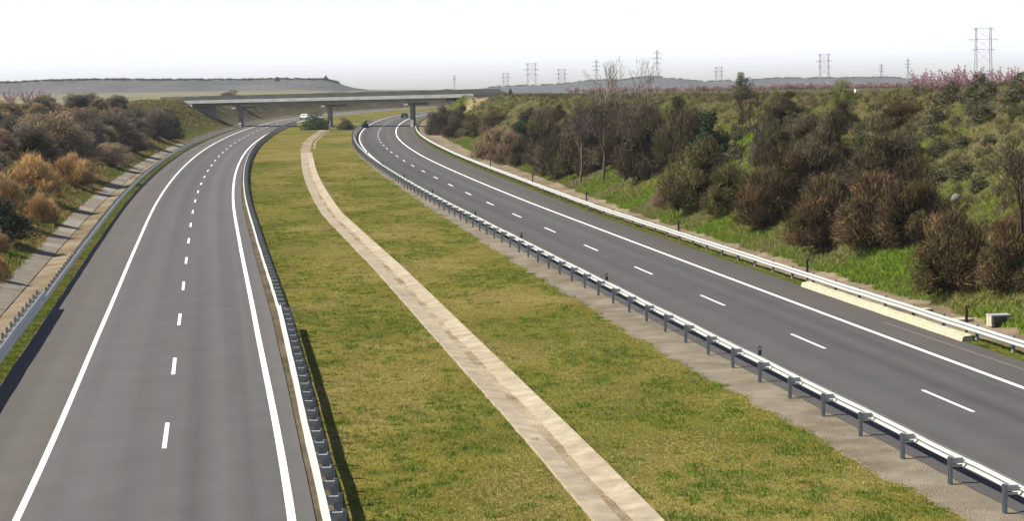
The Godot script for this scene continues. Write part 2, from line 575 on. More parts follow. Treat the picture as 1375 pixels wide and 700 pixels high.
func make_ditch() -> void:
	var d := thing("concrete_ditch", at(xl(80.0) - 9.5, 0, 80))
	tag(d, "sloping concrete slab lining of the ditch beside the left carriageway", "ditch")
	var tones := [Color(0.36, 0.32, 0.26), Color(0.345, 0.305, 0.25), Color(0.33, 0.29, 0.235), Color(0.47, 0.43, 0.36)]
	var z := 74.0
	while z < 395.0:
		var long := 2.4
		var z2 := z + long
		var pale := 0.08 if z < 165.0 else 0.45
		var m: Color = tones[3] if rng.randf() < pale else tones[rng.randi() % 3]
		var j := rng.randf_range(-0.012, 0.012)
		var wo := 10.1 + rng.randf_range(-0.12, 0.05)
		var a := at(xl(z) - wo, 0.10 + j, z + 0.012) - d.position
		var b := at(xl(z) - 8.78, -0.18 + j, z + 0.012) - d.position
		var c := at(xl(z2) - wo, 0.10 + j, z2 - 0.012) - d.position
		lay(m, d, [b, a, c, at(xl(z2) - 8.78, -0.18 + j, z2 - 0.012) - d.position])
		z = z2

# ---------------------------------------------------------------- far hills
func make_hills() -> void:
	var mesa := [[-1600.0, 15.5], [-900.0, 14.0], [-568.0, 14.4], [-396.0, 12.2], [-373.0, 12.3], [-361.0, 13.0], [-310.0, 13.1], [-281.0, 12.3], [-224.0, 11.2], [-195.0, 10.9], [-172.0, 11.0], [-140.0, 9.8], [-133.0, 8.0], [-127.0, 5.5], [-119.0, 3.0], [-108.0, 1.5], [-90.0, -2.0]]
	var far := [[-1600.0, -8.0], [-342.0, -7.4], [-224.0, -9.4], [-153.0, -10.7], [-106.0, -11.6], [-59.0, -11.3], [-12.0, -7.8], [35.0, -7.1], [83.0, -5.6], [125.0, -1.2], [150.0, -0.6], [177.0, -1.3], [205.0, 2.6], [222.0, 3.9], [238.0, 3.0], [262.0, -0.6], [307.0, -6.0], [366.0, -4.9], [425.0, -2.7], [543.0, -4.1], [602.0, -4.6], [637.0, -8.4], [685.0, -11.0], [809.0, -11.5], [1500.0, -12.0]]
	var mm := MultiMesh.new()
	mm.transform_format = MultiMesh.TRANSFORM_3D
	var q := Ribbons.new()
	for i in 90: q.leaf(ball() * Vector3(1, 0.6, 1) + Vector3(0, 0.5, 0), 0.35, vary([Color(0.04, 0.045, 0.03), Color(0.06, 0.058, 0.04)][i % 2], 0.3), rng)
	mm.mesh = finish(q)
	mm.instance_count = 900
	for i in 900:
		var on_mesa := i < 520
		var x := rng.randf_range(-420.0, -130.0) if on_mesa else rng.randf_range(-30.0, 760.0)
		var s := rng.randf_range(0.5, 1.5) * (1.0 if on_mesa else 1.6)
		var base := ramp(x, mesa) if on_mesa else ramp(x, far)
		var zz := (1700.0 if on_mesa else 3500.0) + rng.randf_range(-40.0, 40.0)
		mm.set_instance_transform(i, Transform3D(Basis(Vector3.UP, rng.randf_range(0, TAU)).scaled(Vector3(s * 2.2, s, s * 2.2)), at(x * zz / (1700.0 if on_mesa else 3500.0), base - 0.6, zz)))
	var o := MultiMeshInstance3D.new()
	o.name = "ridge_scrub"
	o.multimesh = mm
	o.material_override = M.twig
	add_child(o)
	tag(o, "dark scrub along the tops of the far ridges", "scrub", "", "stuff")
	hill("hills", mesa, 1700.0, 210.0, Color(0.165, 0.16, 0.17), Color(0.12, 0.13, 0.13), 0.0)
	hill("hills", far, 3500.0, 380.0, Color(0.10, 0.105, 0.11), Color(0.075, 0.085, 0.085), -18.0)

func hill(called: String, line: Array, z: float, deep: float, c0: Color, c1: Color, foot: float) -> void:
	var v := PackedVector3Array()
	var n := PackedVector3Array()
	var c := PackedColorArray()
	var idx := PackedInt32Array()
	var x: float = line[0][0]
	var k := 0
	var across := [[-1.0, 0.0], [-0.7, 0.25], [-0.45, 0.62], [-0.2, 0.90], [0.0, 1.0], [0.3, 0.97], [1.0, 0.6], [1.6, 0.0]]
	while x < line[-1][0]:
		var top := ramp(x, line)
		top += 0.35 * rough_noise.get_noise_2d(x * 1.3, z)
		for a in across:
			var zz: float = z + a[0] * deep + 30.0 * rough_noise.get_noise_2d(x * 0.3, a[0] * 50.0)
			var low := minf(height(x * zz / z, zz), foot) - 2.0
			v.append(at(x * zz / z, lerpf(low, top, a[1]), zz))
			n.append(Vector3.UP)
			var m := clampf(0.5 + 2.2 * patch_noise.get_noise_2d(x * 0.22, zz * 0.10), 0.0, 1.0)
			c.append(c0.lerp(c1, m))
		if k > 0:
			for i in across.size() - 1:
				var q := (k - 1) * across.size() + i
				var w := across.size()
				idx.append_array(PackedInt32Array([q, q + 1, q + w, q + w, q + 1, q + w + 1]))
		k += 1
		x += 6.0 if absf(x) < 700.0 else 60.0
	var st := SurfaceTool.new()
	st.create_from(array_mesh(v, n, c, idx), 0)
	st.generate_normals()
	tag(put(called, st.commit(), M.hill), "", "", "", "structure")

# ---------------------------------------------------------------- crash barriers
func rail_mesh(mid: Callable, z0: float, z1: float, low: float, face: float, origin: Vector3) -> ArrayMesh:
	# W-beam swept along the barrier; face = +1 bulges towards +x
	var prof := [[0.0, 0.0], [0.035, 0.012], [0.075, 0.055], [0.08, 0.085], [0.05, 0.115], [0.004, 0.14], [0.0, 0.155], [0.004, 0.17], [0.05, 0.195], [0.08, 0.225], [0.075, 0.255], [0.035, 0.298], [0.0, 0.31]]
	var v := PackedVector3Array()
	var idx := PackedInt32Array()
	var n := prof.size()
	var k := 0
	var z := z0
	while z <= z1 + 0.01:
		var x: float = mid.call(z)
		var jx := 0.02 * patch_noise.get_noise_2d(z * 5.0, origin.x * 3.0)
		var jy := 0.03 * patch_noise.get_noise_2d(z * 3.0, origin.x * 7.0 + 50.0)
		for p in prof: v.append(at(x + jx + face * p[0], low + jy + p[1], z) - origin)
		if k > 0:
			for i in n - 1:
				var q := (k - 1) * n + i
				idx.append_array(PackedInt32Array([q, q + 1, q + n, q + n, q + 1, q + n + 1]))
		k += 1
		z += 2.0
	var c := PackedColorArray()
	var nor := PackedVector3Array()
	nor.resize(v.size())
	nor.fill(Vector3.UP)
	var st := SurfaceTool.new()
	st.create_from(array_mesh(v, nor, c, idx), 0)
	st.generate_normals()
	return st.commit()

func post_mesh(tall: float) -> ArrayMesh:   # C-section
	var st := started()
	box(st, Vector3(0, tall * 0.5 - 0.1, 0), Vector3(0.012, tall + 0.2, 0.15))
	for s in [-1, 1]:
		box(st, Vector3(0.045, tall * 0.5 - 0.1, s * 0.071), Vector3(0.09, tall + 0.2, 0.010))
	return done(st)

func barrier(label: String, mid: Callable, face: float, z0: float, z1: float, step: float, sparse_from: float, sep: float, double_to: float, upper := 0.74, low := 0.35) -> Node3D:
	var root := thing("crash_barrier", at(mid.call(z0), 0, z0))
	tag(root, label, "crash barrier", "steel crash barriers along the motorway")
	put("rail", rail_mesh(mid, z0, z1, low, face, root.position), M.zinc, root)
	if double_to > z0:
		put("rail", rail_mesh(mid, z0, double_to, upper, face, root.position), M.zinc, root)
	var low_post := post_mesh(low + 0.32)
	var tall_post := post_mesh(1.07)
	var block := box_mesh(Vector3(sep, 0.15, 0.10))
	var foot := box_mesh(Vector3(sep * 0.9, 0.06, 0.06))
	var z := z0 + 1.0
	while z < z1 - 0.5:
		var tall := z < double_to
		var x: float = mid.call(z) - face * (sep + 0.03)
		var turn := atan2(mid.call(z + 1.0) - mid.call(z - 1.0), 2.0)
		var b := Basis(Vector3.UP, -turn + rng.randf_range(-0.05, 0.05)) * Basis(Vector3.RIGHT, rng.randf_range(-0.025, 0.025))
		if face > 0.0: b = b * Basis.from_scale(Vector3(-1, 1, 1)) if false else b.rotated(Vector3.UP, PI)
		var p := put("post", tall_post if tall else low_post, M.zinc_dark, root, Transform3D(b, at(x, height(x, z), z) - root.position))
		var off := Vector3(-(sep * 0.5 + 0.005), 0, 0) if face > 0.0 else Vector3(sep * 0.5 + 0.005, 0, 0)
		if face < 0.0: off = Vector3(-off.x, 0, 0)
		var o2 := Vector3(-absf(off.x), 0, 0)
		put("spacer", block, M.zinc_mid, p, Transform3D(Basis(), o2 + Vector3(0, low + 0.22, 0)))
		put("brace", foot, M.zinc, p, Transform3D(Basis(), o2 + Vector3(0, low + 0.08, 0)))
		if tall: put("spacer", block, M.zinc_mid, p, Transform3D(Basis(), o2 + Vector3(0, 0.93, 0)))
		z += step if z < sparse_from else 4.0
	return root

func marker_mesh() -> ArrayMesh:
	var st := started()
	box(st, Vector3(0, 0.17, 0), Vector3(0.12, 0.34, 0.05))
	return done(st)

func make_barriers() -> void:
	var b1 := barrier("galvanized barrier along the outer edge of the left carriageway, beside the concrete ditch", func(z): return xl(z) - 6.68, 1.0, 46.0, 560.0, 2.0, 300.0, 0.22, 108.0, 0.665)
	var b2 := barrier("galvanized barrier between the left carriageway and the grassy median", func(z): return xl(z) + ramp(z, [[65.0, 4.28], [100.0, 4.62]]), -1.0, 44.0, 540.0, 2.0, 300.0, 0.30, 98.0)
	var b3 := barrier("galvanized barrier between the grassy median and the right carriageway", func(z): return xr(z) - 4.48, 1.0, 45.3, 560.0, 4.0, 60.0, 0.30, 0.0, 0.74, 0.42)
	var b4 := barrier("galvanized barrier along the outer edge of the right carriageway, below the right bank", func(z): return xr(z) + 6.42 + widen(z), -1.0, 60.0, 470.0, 4.0, 60.0, 0.18, 0.0)
	var mk := marker_mesh()
	var glint := box_mesh(Vector3(0.07, 0.10, 0.012))
	for z in [53.2, 79.9, 110.2, 140.0, 164.0, 196.0, 228.0, 262.0, 300.0]:
		var k := put("reflector_marker", mk, M.black, b3, Transform3D(Basis(), at(xr(z) - 4.44, 0.72, z) - b3.position))
		put("reflector", glint, M.reflector, k, Transform3D(Basis(), Vector3(0, 0.25, 0.033)))
	# cream concrete footing under the right-hand barrier
	var st := started()
	var pts := []
	var zz := 88.6
	while zz < 113.0:
		pts.append(zz)
		zz += 2.0
	var origin := at(xr(100.0) + 6.1, 0, 100)
	for i in pts.size() - 1:
		var j0 := 0.012 * sin(i * 2.3)
		var j1 := 0.012 * sin((i + 1) * 2.3)
		var ring := func(z: float, j: float) -> Array:
			return [at(xr(z) + 5.90 + j, -0.05, z) - origin, at(xr(z) + 5.96 + j, 0.17, z) - origin, at(xr(z) + 6.01 + j, 0.21, z) - origin, at(xr(z) + 6.36, 0.25 + j, z) - origin, at(xr(z) + 6.38, -0.05, z) - origin]
		var a: Array = ring.call(pts[i], j0)
		var b: Array = ring.call(pts[i + 1], j1)
		for q in 4:
			for p in [a[q], b[q], a[q + 1], a[q + 1], b[q], b[q + 1]]: st.add_vertex(p)
		if i == 0:
			for q in range(1, 4):
				for p in [a[0], a[q], a[q + 1]]: st.add_vertex(p)
		if i == pts.size() - 2:
			for q in range(1, 4):
				for p in [b[0], b[q], b[q + 1]]: st.add_vertex(p)
	var kerb := put("concrete_kerb", done(st), M.cream)
	kerb.position = origin
	tag(kerb, "long cream concrete kerb under the barrier of the right carriageway", "kerb")

# ---------------------------------------------------------------- overpass
func make_bridge() -> void:
	var br := thing("road_overpass", at(-41.5, 0, 505.5))
	tag(br, "grey concrete road overpass crossing both carriageways in the distance", "bridge")
	var ux := Vector3(0.8, 0, 0.6)   # along the deck, to the right and towards the camera
	var uz := Vector3(-0.6, 0, 0.8)
	var B := Basis(ux, Vector3.UP, uz)
	br.basis = B
	var grade := 0.0095
	var deck_y := func(s: float) -> float: return 5.02 + grade * s
	var tilt := Basis(Vector3.BACK, atan(grade))
	var st := started()
	box(st, Vector3(-1.5, deck_y.call(-1.5) + 1.30, 0), Vector3(94, 0.75, 8.4), tilt)
	put("deck", done(st), M.bridge, br)
	st = started()
	box(st, Vector3(-1.5, deck_y.call(-1.5) + 1.68, 0), Vector3(91.9, 0.02, 7.6), tilt)
	put("deck_asphalt", done(st), plain(Color(0.06, 0.06, 0.06)), br)
	for w in [-2.6, 0.0, 2.6]:
		st = started()
		box(st, Vector3(-1.0, deck_y.call(-1.0) + 0.58, w), Vector3(76, 0.69, 0.8), tilt)
		put("girder", done(st), M.bridge, br)
	for s in [[-26.0], [1.9], [26.2]]:
		var pier := Node3D.new()
		pier.name = "pier"
		br.add_child(pier, true)
		pier.position = Vector3(s[0], 0, 0)
		var top: float = deck_y.call(s[0])
		for w in [1.2]:
			st = started()
			box(st, Vector3(0, top * 0.5 - 0.4, w), Vector3(0.85, top - 0.2, 0.85))
			put("column", done(st), M.bridge, pier)
		st = started()
		box(st, Vector3(0, top - 0.25, 0), Vector3(1.25, 0.5, 7.2))
		put("pier_cap", done(st), M.bridge, pier)
	for s in [-43.5, 44.0]:
		st = started()
		box(st, Vector3(s, 3.2, 0), Vector3(9.0 if s < 0 else 4.0, 5.4, 8.2))
		put("abutment", done(st), M.bridge, br)
	# railings: posts, top and lower rails, mesh of close bars
	for w in [-4.1, 4.1]:
		var rail := Node3D.new()
		rail.name = "railing"
		br.add_child(rail, true)
		for y in [0.25, 0.55, 0.90]:
			st = started()
			box(st, Vector3(-1.5, deck_y.call(-1.5) + 1.68 + y, w), Vector3(96, 0.11, 0.07), tilt)
			put("rail", done(st), M.fence, rail)
		st = started()
		for i in 481:
			var s := -49.5 + i * 0.2
			box(st, Vector3(s, deck_y.call(s) + 1.68 + 0.45, w), Vector3(0.14 if i % 10 == 0 else 0.09, 0.95, 0.05))
		tag(put("bars", done(st), M.fence, rail), "", "", "", "stuff")

# ---------------------------------------------------------------- power pylons
func pylon(kind: int, x: float, z: float, tall: float, label: String) -> void:
	var y0 := minf(height(x, z), 11.0)
	var o := thing("power_pylon", at(x, y0, z), 0.0)
	tag(o, label, "pylon", "power line pylons on the horizon")
	var w := maxf(0.14, z * 0.00013)
	if kind == 0:   # two lattice masts tied by crossarms
		for s in [-1.0, 1.0]:
			var st := started()
			for q in [-0.45, 0.45]:
				for r in [-0.45, 0.45]:
					bar(st, Vector3(s * 5.2 + q * 2.2, 0, r * 2.2), Vector3(s * 4.8 + q, tall, r), w)
			for i in 14:
				var a := tall * i / 14.0
				var b := tall * (i + 1) / 14.0
				var e := 1.0 if i % 2 else -1.0
				bar(st, Vector3(s * 5.1 + e * 0.6, a, 0.5), Vector3(s * 5.0 - e * 0.6, b, 0.5), w * 0.7)
			put("mast", done(st), M.lattice, o)
		for lv in [[0.98, 7.0], [0.80, 9.5], [0.63, 7.5]]:
			var st := started()
			bar(st, Vector3(-lv[1], tall * lv[0], 0), Vector3(lv[1], tall * lv[0], 0), w * 1.2)
			bar(st, Vector3(-lv[1], tall * lv[0], 0), Vector3(-4.8, tall * lv[0] - 1.3, 0), w * 0.8)
			bar(st, Vector3(lv[1], tall * lv[0], 0), Vector3(4.8, tall * lv[0] - 1.3, 0), w * 0.8)
			for q in [-lv[1], lv[1], 0.0]:
				bar(st, Vector3(q, tall * lv[0], 0), Vector3(q, tall * lv[0] - 2.2, 0), w * 0.7)
			put("crossarm", done(st), M.lattice, o)
		for lv in [[0.97, 0.80], [0.80, 0.63], [0.63, 0.40]]:
			var st := started()
			bar(st, Vector3(-4.8, tall * lv[0], 0), Vector3(4.8, tall * lv[1], 0), w * 0.75)
			bar(st, Vector3(4.8, tall * lv[0], 0), Vector3(-4.8, tall * lv[1], 0), w * 0.75)
			put("cross_brace", done(st), M.lattice, o)
	else:
		var st := started()
		for q in [-1.0, 1.0]:
			for r in [-1.0, 1.0]:
				bar(st, Vector3(q * 2.6, 0, r * 2.6), Vector3(q * 0.8, tall * 0.6, r * 0.8), w)
				bar(st, Vector3(q * 0.8, tall * 0.6, r * 0.8), Vector3(q * 0.35, tall, r * 0.35), w)
		for i in 12:
			var a := tall * i / 12.0
			var b := tall * (i + 1) / 12.0
			var wa := lerpf(2.6, 0.35, minf(1.0, a / tall * 1.2))
			var wb := lerpf(2.6, 0.35, minf(1.0, b / tall * 1.2))
			bar(st, Vector3(-wa, a, wa), Vector3(wb, b, wb), w * 0.7)
			bar(st, Vector3(wa, a, wa), Vector3(-wb, b, wb), w * 0.7)
		put("mast", done(st), M.lattice, o)
		for lv in [[0.92, 3.2], [0.80, 4.2], [0.68, 3.4]]:
			st = started()
			bar(st, Vector3(-lv[1], tall * lv[0], 0), Vector3(lv[1], tall * lv[0], 0), w * 1.2)
			for q in [-lv[1], lv[1]]:
				bar(st, Vector3(q, tall * lv[0], 0), Vector3(0, tall * lv[0] + 1.4, 0), w * 0.7)
				bar(st, Vector3(q, tall * lv[0], 0), Vector3(q, tall * lv[0] - 1.8, 0), w * 0.7)
			put("crossarm", done(st), M.lattice, o)

func make_pylons() -> void:
	# [kind, pixel-free world x, distance, top height above sea, label]
	for p in [
		[0, 321.0, 1500.0, 37.0, "largest twin mast lattice pylon above the pink orchard at the right"],
		[0, 370.0, 2600.0, 28.6, "twin mast pylon behind the pale green sapling on the right plateau"],
		[0, 360.0, 3800.0, 17.8, "small twin mast pylon left of the small round tree on the right plateau"],
		[1, 134.0, 2000.0, 30.9, "tall single mast pylon just right of the tall pale bare tree"],
		[1, 99.0, 2500.0, 26.2, "single mast pylon rising behind the smaller bare tree"],
		[0, 86.0, 3600.0, 18.5, "twin mast pylon left of the bare trees, the shorter of two"],
		[0, 29.0, 2800.0, 25.0, "twin mast pylon left of the bare trees, the taller of two"],
		[0, -6.0, 4500.0, 14.0, "faint pylon above the pale dirt track right of the overpass"],
		[1, -110.0, 4500.0, 12.0, "faintest pylon, above the right end of the overpass"],
		[1, 588.0, 3500.0, 17.5, "faint single mast pylon, left of the pair between sapling and pink orchard"],
		[1, 540.0, 3000.0, 23.0, "faint single mast pylon nearest the left end of the pink orchard"]]:
		var y0 := minf(height(p[1], p[2]), 11.0)
		pylon(p[0], p[1], p[2], p[3] - y0, p[4])

# ---------------------------------------------------------------- small things by the road
func make_roadside() -> void:
	var marks := [[92.2, "reddish marker post behind the right barrier, nearest the right edge"], [116.6, "marker post behind the right barrier at the far end of the cream kerb"], [148.5, "third marker post from the right edge, behind the right barrier"], [186.0, "fourth marker post from the right edge, behind the right barrier"], [222.0, "fifth marker post from the right edge, behind the right barrier"], [262.0, "sixth marker post from the right edge, behind the right barrier"]]
	var i := 0
	for m in marks:
		var z: float = m[0]
		var x := xr(z) + 7.35 + widen(z)
		var o := thing("marker_post", at(x, height(x, z) - 0.05, z))
		tag(o, m[1], "marker post", "marker posts behind the right barrier")
		put("post", box_mesh(Vector3(0.11, 1.08, 0.07), Vector3(0, 0.54, 0)), plain(Color(0.10, 0.045, 0.03)) if i == 0 else M.black, o)
		put("cap", box_mesh(Vector3(0.22, 0.13, 0.10), Vector3(0.03, 1.14, 0)), plain(Color(0.16, 0.11, 0.08)), o)
		i += 1
	# square concrete inlet box on the bank foot
	var bx := thing("inlet_box", at(20.75, 0.0, 94.0), 0.12)
	bx.scale = Vector3.ONE * 0.58
	tag(bx, "small pale concrete inlet box at the foot of the right bank", "inlet box")
	var st := started()
	box(st, Vector3(-0.62, 0.33, 0), Vector3(0.18, 0.74, 1.1))
	box(st, Vector3(0.62, 0.33, 0), Vector3(0.18, 0.74, 1.1))
	box(st, Vector3(0, 0.33, -0.47), Vector3(1.055, 0.735, 0.16))
	put("walls", done(st), M.cream, bx)
	st = started()
	box(st, Vector3(0.05, 0.76, -0.02), Vector3(1.55, 0.12, 1.25))
	put("cover_slab", done(st), M.bridge, bx)
	# loose slabs of stone on the sandy ditch
	for s in [[19.45, 96.3, 0.95, "pale broken slab lying on the sandy strip, left of the inlet box"], [18.7, 100.6, 0.7, "small broken slab on the sandy strip above the cream kerb"]]:
		st = started()
		box(st, Vector3(0, 0.08, 0), Vector3(s[2] * 1.3, 0.16, s[2] * 0.8), Basis(Vector3.UP, 0.5))
		var o := put("stone_slab", done(st), M.cream)
		o.position = at(s[0], height(s[0], s[1]) - 0.02, s[1])
		tag(o, s[3], "stone slab")
	# grey boulder on the bank
	var sp := SphereMesh.new()
	sp.radial_segments = 14
	sp.rings = 9
	var sa := sp.get_mesh_arrays()
	var vv: PackedVector3Array = sa[Mesh.ARRAY_VERTEX]
	for k in vv.size():
		vv[k] *= 1.0 + 0.35 * rough_noise.get_noise_3d(vv[k].x * 30.0, vv[k].y * 30.0, vv[k].z * 30.0)
	sa[Mesh.ARRAY_VERTEX] = vv
	var am := ArrayMesh.new()
	am.add_surface_from_arrays(Mesh.PRIMITIVE_TRIANGLES, sa)
	var sg := SurfaceTool.new()
	sg.create_from(am, 0)
	sg.generate_normals()
	var rock := put("boulder", sg.commit(), grainy(plain(Color(0.20, 0.19, 0.17)), M.cream.albedo_texture, 0.7))
	rock.transform = Transform3D(Basis.from_scale(Vector3(0.66, 0.62, 0.62)), at(24.6, height(24.6, 121.8) + 0.14, 121.8))
	tag(rock, "rounded grey boulder on the right bank, right of the black shade", "boulder")
	# small white cabinet on the bank top
	var hut := thing("utility_cabinet", at(33.6, height(33.6, 214.0), 214.0), 0.3)
	tag(hut, "tiny white cabinet on the right bank top, right of the pale green sapling", "cabinet")
	put("case", box_mesh(Vector3(0.42, 0.8, 0.3), Vector3(0, 0.4, 0)), plain(Color(0.8, 0.8, 0.78)), hut)
	put("lid", box_mesh(Vector3(0.48, 0.06, 0.36), Vector3(0, 0.83, 0)), plain(Color(0.75, 0.75, 0.73)), hut)

# ---------------------------------------------------------------- cars
func car(called: String, label: String, where: Vector3, turn: float, paint: Color, van: bool) -> void:
	var o := thing(called, where, turn)
	tag(o, label, "van" if van else "car")
	var mp := plain(paint, 0.3, 0.0)
	mp.clearcoat_enabled = true
	var long := 4.9 if van else 4.3
	var w := 1.9 if van else 1.76
	# side outline, x forward (-z), y up
	var low := [[-0.5, 0.35], [-0.5, 0.80], [-0.47, 0.98], [0.20, 0.95], [0.42, 0.85], [0.5, 0.62], [0.5, 0.32]]
	var cab := [[-0.47, 0.97], [-0.40, 1.40], [-0.10, 1.47], [0.06, 1.40], [0.22, 0.95]]
	if van:
		low = [[-0.5, 0.35], [-0.5, 1.2], [0.30, 1.2], [0.46, 1.0], [0.5, 0.7], [0.5, 0.32]]
		cab = [[-0.5, 1.2], [-0.49, 1.95], [-0.40, 2.05], [0.08, 2.05], [0.16, 1.98], [0.32, 1.2]]
	put("body", outline(low, long, w, 0.0), mp, o)
	put("cabin", outline(cab, long, w - 0.12, 0.16), mp, o)
	var glass := plain(Color(0.02, 0.025, 0.03), 0.1)
	var st := started()
	var y0 := 1.28 if van else 1.02
	var y1 := 1.85 if van else 1.36
	var zb: float = long * (0.497 if van else 0.452)
	box(st, Vector3(0, (y0 + y1) * 0.5, zb), Vector3(w * 0.72, y1 - y0, 0.03), Basis(Vector3.RIGHT, -0.02 if van else -0.62))
	put("rear_window", done(st), glass, o)
	st = started()
	box(st, Vector3(0, (y0 + y1) * 0.5, -long * (0.235 if van else 0.142)), Vector3(w * 0.70, (y1 - y0) * 1.25, 0.03), Basis(Vector3.RIGHT, 0.62 if van else 0.98))
	put("windscreen", done(st), glass, o)
	for s in [-1.0, 1.0]:
		st = started()
		box(st, Vector3(s * w * 0.36, 0.66, -long * 0.497), Vector3(0.36, 0.16, 0.06))
		put("headlight", done(st), plain(Color(0.7, 0.7, 0.68), 0.15), o)
	for s in [-1.0, 1.0]:
		st = started()
		box(st, Vector3(s * (w * 0.5 - 0.08), (y0 + y1) * 0.5, long * 0.1), Vector3(0.03, (y1 - y0) * 0.9, long * 0.42), Basis(Vector3.BACK, s * 0.2))
		put("side_window", done(st), glass, o)
		st = started()
		box(st, Vector3(s * w * 0.42, 0.78, long * 0.5), Vector3(0.22, 0.24, 0.06))
		put("tail_light", done(st), plain(Color(0.35, 0.02, 0.02), 0.3), o)
		for e in [-0.31, 0.31]:
			var wh := Node3D.new()
			wh.name = "wheel"
			o.add_child(wh, true)
			wh.position = Vector3(s * (w * 0.5 - 0.10), 0.31, long * e)
			var cy := CylinderMesh.new()
			cy.top_radius = 0.31
			cy.bottom_radius = 0.31
			cy.height = 0.2
			cy.radial_segments = 20
			put("tyre", cy, M.black, wh, Transform3D(Basis(Vector3.BACK, PI / 2), Vector3.ZERO))
			var rm := CylinderMesh.new()
			rm.top_radius = 0.19
			rm.bottom_radius = 0.19
			rm.height = 0.21
			rm.radial_segments = 16
			put("rim", rm, M.zinc, wh, Transform3D(Basis(Vector3.BACK, PI / 2), Vector3.ZERO))
	st = started()
	box(st, Vector3(0, 0.45, long * 0.5 + 0.03), Vector3(w * 0.94, 0.22, 0.12))
	put("bumper", done(st), M.black if not van else mp, o)
	st = started()
	box(st, Vector3(0, 0.66, long * 0.5 + 0.015), Vector3(0.5, 0.11, 0.03))
	put("licence_plate", done(st), plain(Color(0.75, 0.75, 0.72), 0.4), o)

func outline(pts: Array, long: float, w: float, lean: float) -> ArrayMesh:
	var st := started()
	var n := pts.size()
	var ylo := 9.0
	for p in pts: ylo = minf(ylo, p[1])
	var side := func(s: float, p: Array) -> Vector3: return Vector3(s * (w * 0.5 - lean * (p[1] - ylo)), p[1], -p[0] * long)
	for i in n:
		var a: Array = pts[i]
		var b: Array = pts[(i + 1) % n]
		for p in [side.call(-1, a), side.call(1, a), side.call(-1, b), side.call(-1, b), side.call(1, a), side.call(1, b)]: st.add_vertex(p)
	for s in [-1.0, 1.0]:
		for i in range(1, n - 1):
			for p in [side.call(s, pts[0]), side.call(s, pts[i]), side.call(s, pts[i + 1])]: st.add_vertex(p)
	return done(st)

func make_cars() -> void:
	car("dark_car", "dark car seen from behind on the right carriageway, beyond the overpass", at(xr(590.0) + 1.9, 0.0, 590.0), 0.0, Color(0.015, 0.017, 0.02), false)
	car("white_car", "white car on the left carriageway, half hidden by the round green bush", at(xl(600.0) + 1.9, 0.0, 600.0), PI, Color(0.78, 0.78, 0.78), false)

# ---------------------------------------------------------------- plants
class Ribbons:
	var v := PackedVector3Array()
	var n := PackedVector3Array()
	var c := PackedColorArray()
	func add(a: Vector3, b: Vector3, wa: float, wb: float, col: Color, r: RandomNumberGenerator) -> void:
		var d := (b - a).normalized()
		var s := d.cross(Vector3(r.randf_range(-1, 1), r.randf_range(-1, 1), r.randf_range(-1, 1))).normalized()
		var nn := s.cross(d)
		var s0 := s * wa * 0.5
		var s1 := s * wb * 0.5
		v.append_array(PackedVector3Array([a - s0, b - s1, a + s0, a + s0, b - s1, b + s1]))
		n.append_array(PackedVector3Array([nn, nn, nn, nn, nn, nn]))
		c.append_array(PackedColorArray([col, col, col, col, col, col]))
	func tube(a: Vector3, b: Vector3, ra: float, rb: float, col: Color, sides := 5) -> void:
		var d := (b - a).normalized()
		var x := d.cross(Vector3.RIGHT if absf(d.x) < 0.8 else Vector3.UP).normalized()
		var y := d.cross(x)
		for i in sides:
			var t0 := TAU * i / sides
			var t1 := TAU * (i + 1) / sides
			var n0 := x * cos(t0) + y * sin(t0)
			var n1 := x * cos(t1) + y * sin(t1)
			v.append_array(PackedVector3Array([a + n0 * ra, b + n0 * rb, a + n1 * ra, a + n1 * ra, b + n0 * rb, b + n1 * rb]))
			n.append_array(PackedVector3Array([n0, n0, n1, n1, n0, n1]))
			c.append_array(PackedColorArray([col, col, col, col, col, col]))
	func leaf(p: Vector3, size: float, col: Color, r: RandomNumberGenerator) -> void:
		var d := Vector3(r.randf_range(-1, 1), r.randf_range(-0.4, 1), r.randf_range(-1, 1)).normalized()
		add(p, p + d * size, size * 0.75, size * 0.25, col, r)

func finish(q: Ribbons) -> ArrayMesh:
	return array_mesh(q.v, q.n, q.c, PackedInt32Array())

func ball() -> Vector3:
	while true:
		var p := Vector3(rng.randf_range(-1, 1), rng.randf_range(-1, 1), rng.randf_range(-1, 1))
		if p.length_squared() < 1.0: return p
	return Vector3.ZERO

func vary(c: Color, a: float) -> Color:
	var k := 1.0 + rng.randf_range(-a, a)
	return Color(c.r * k * (1.0 + rng.randf_range(-0.08, 0.08)), c.g * k, c.b * k * (1.0 + rng.randf_range(-0.08, 0.08)))

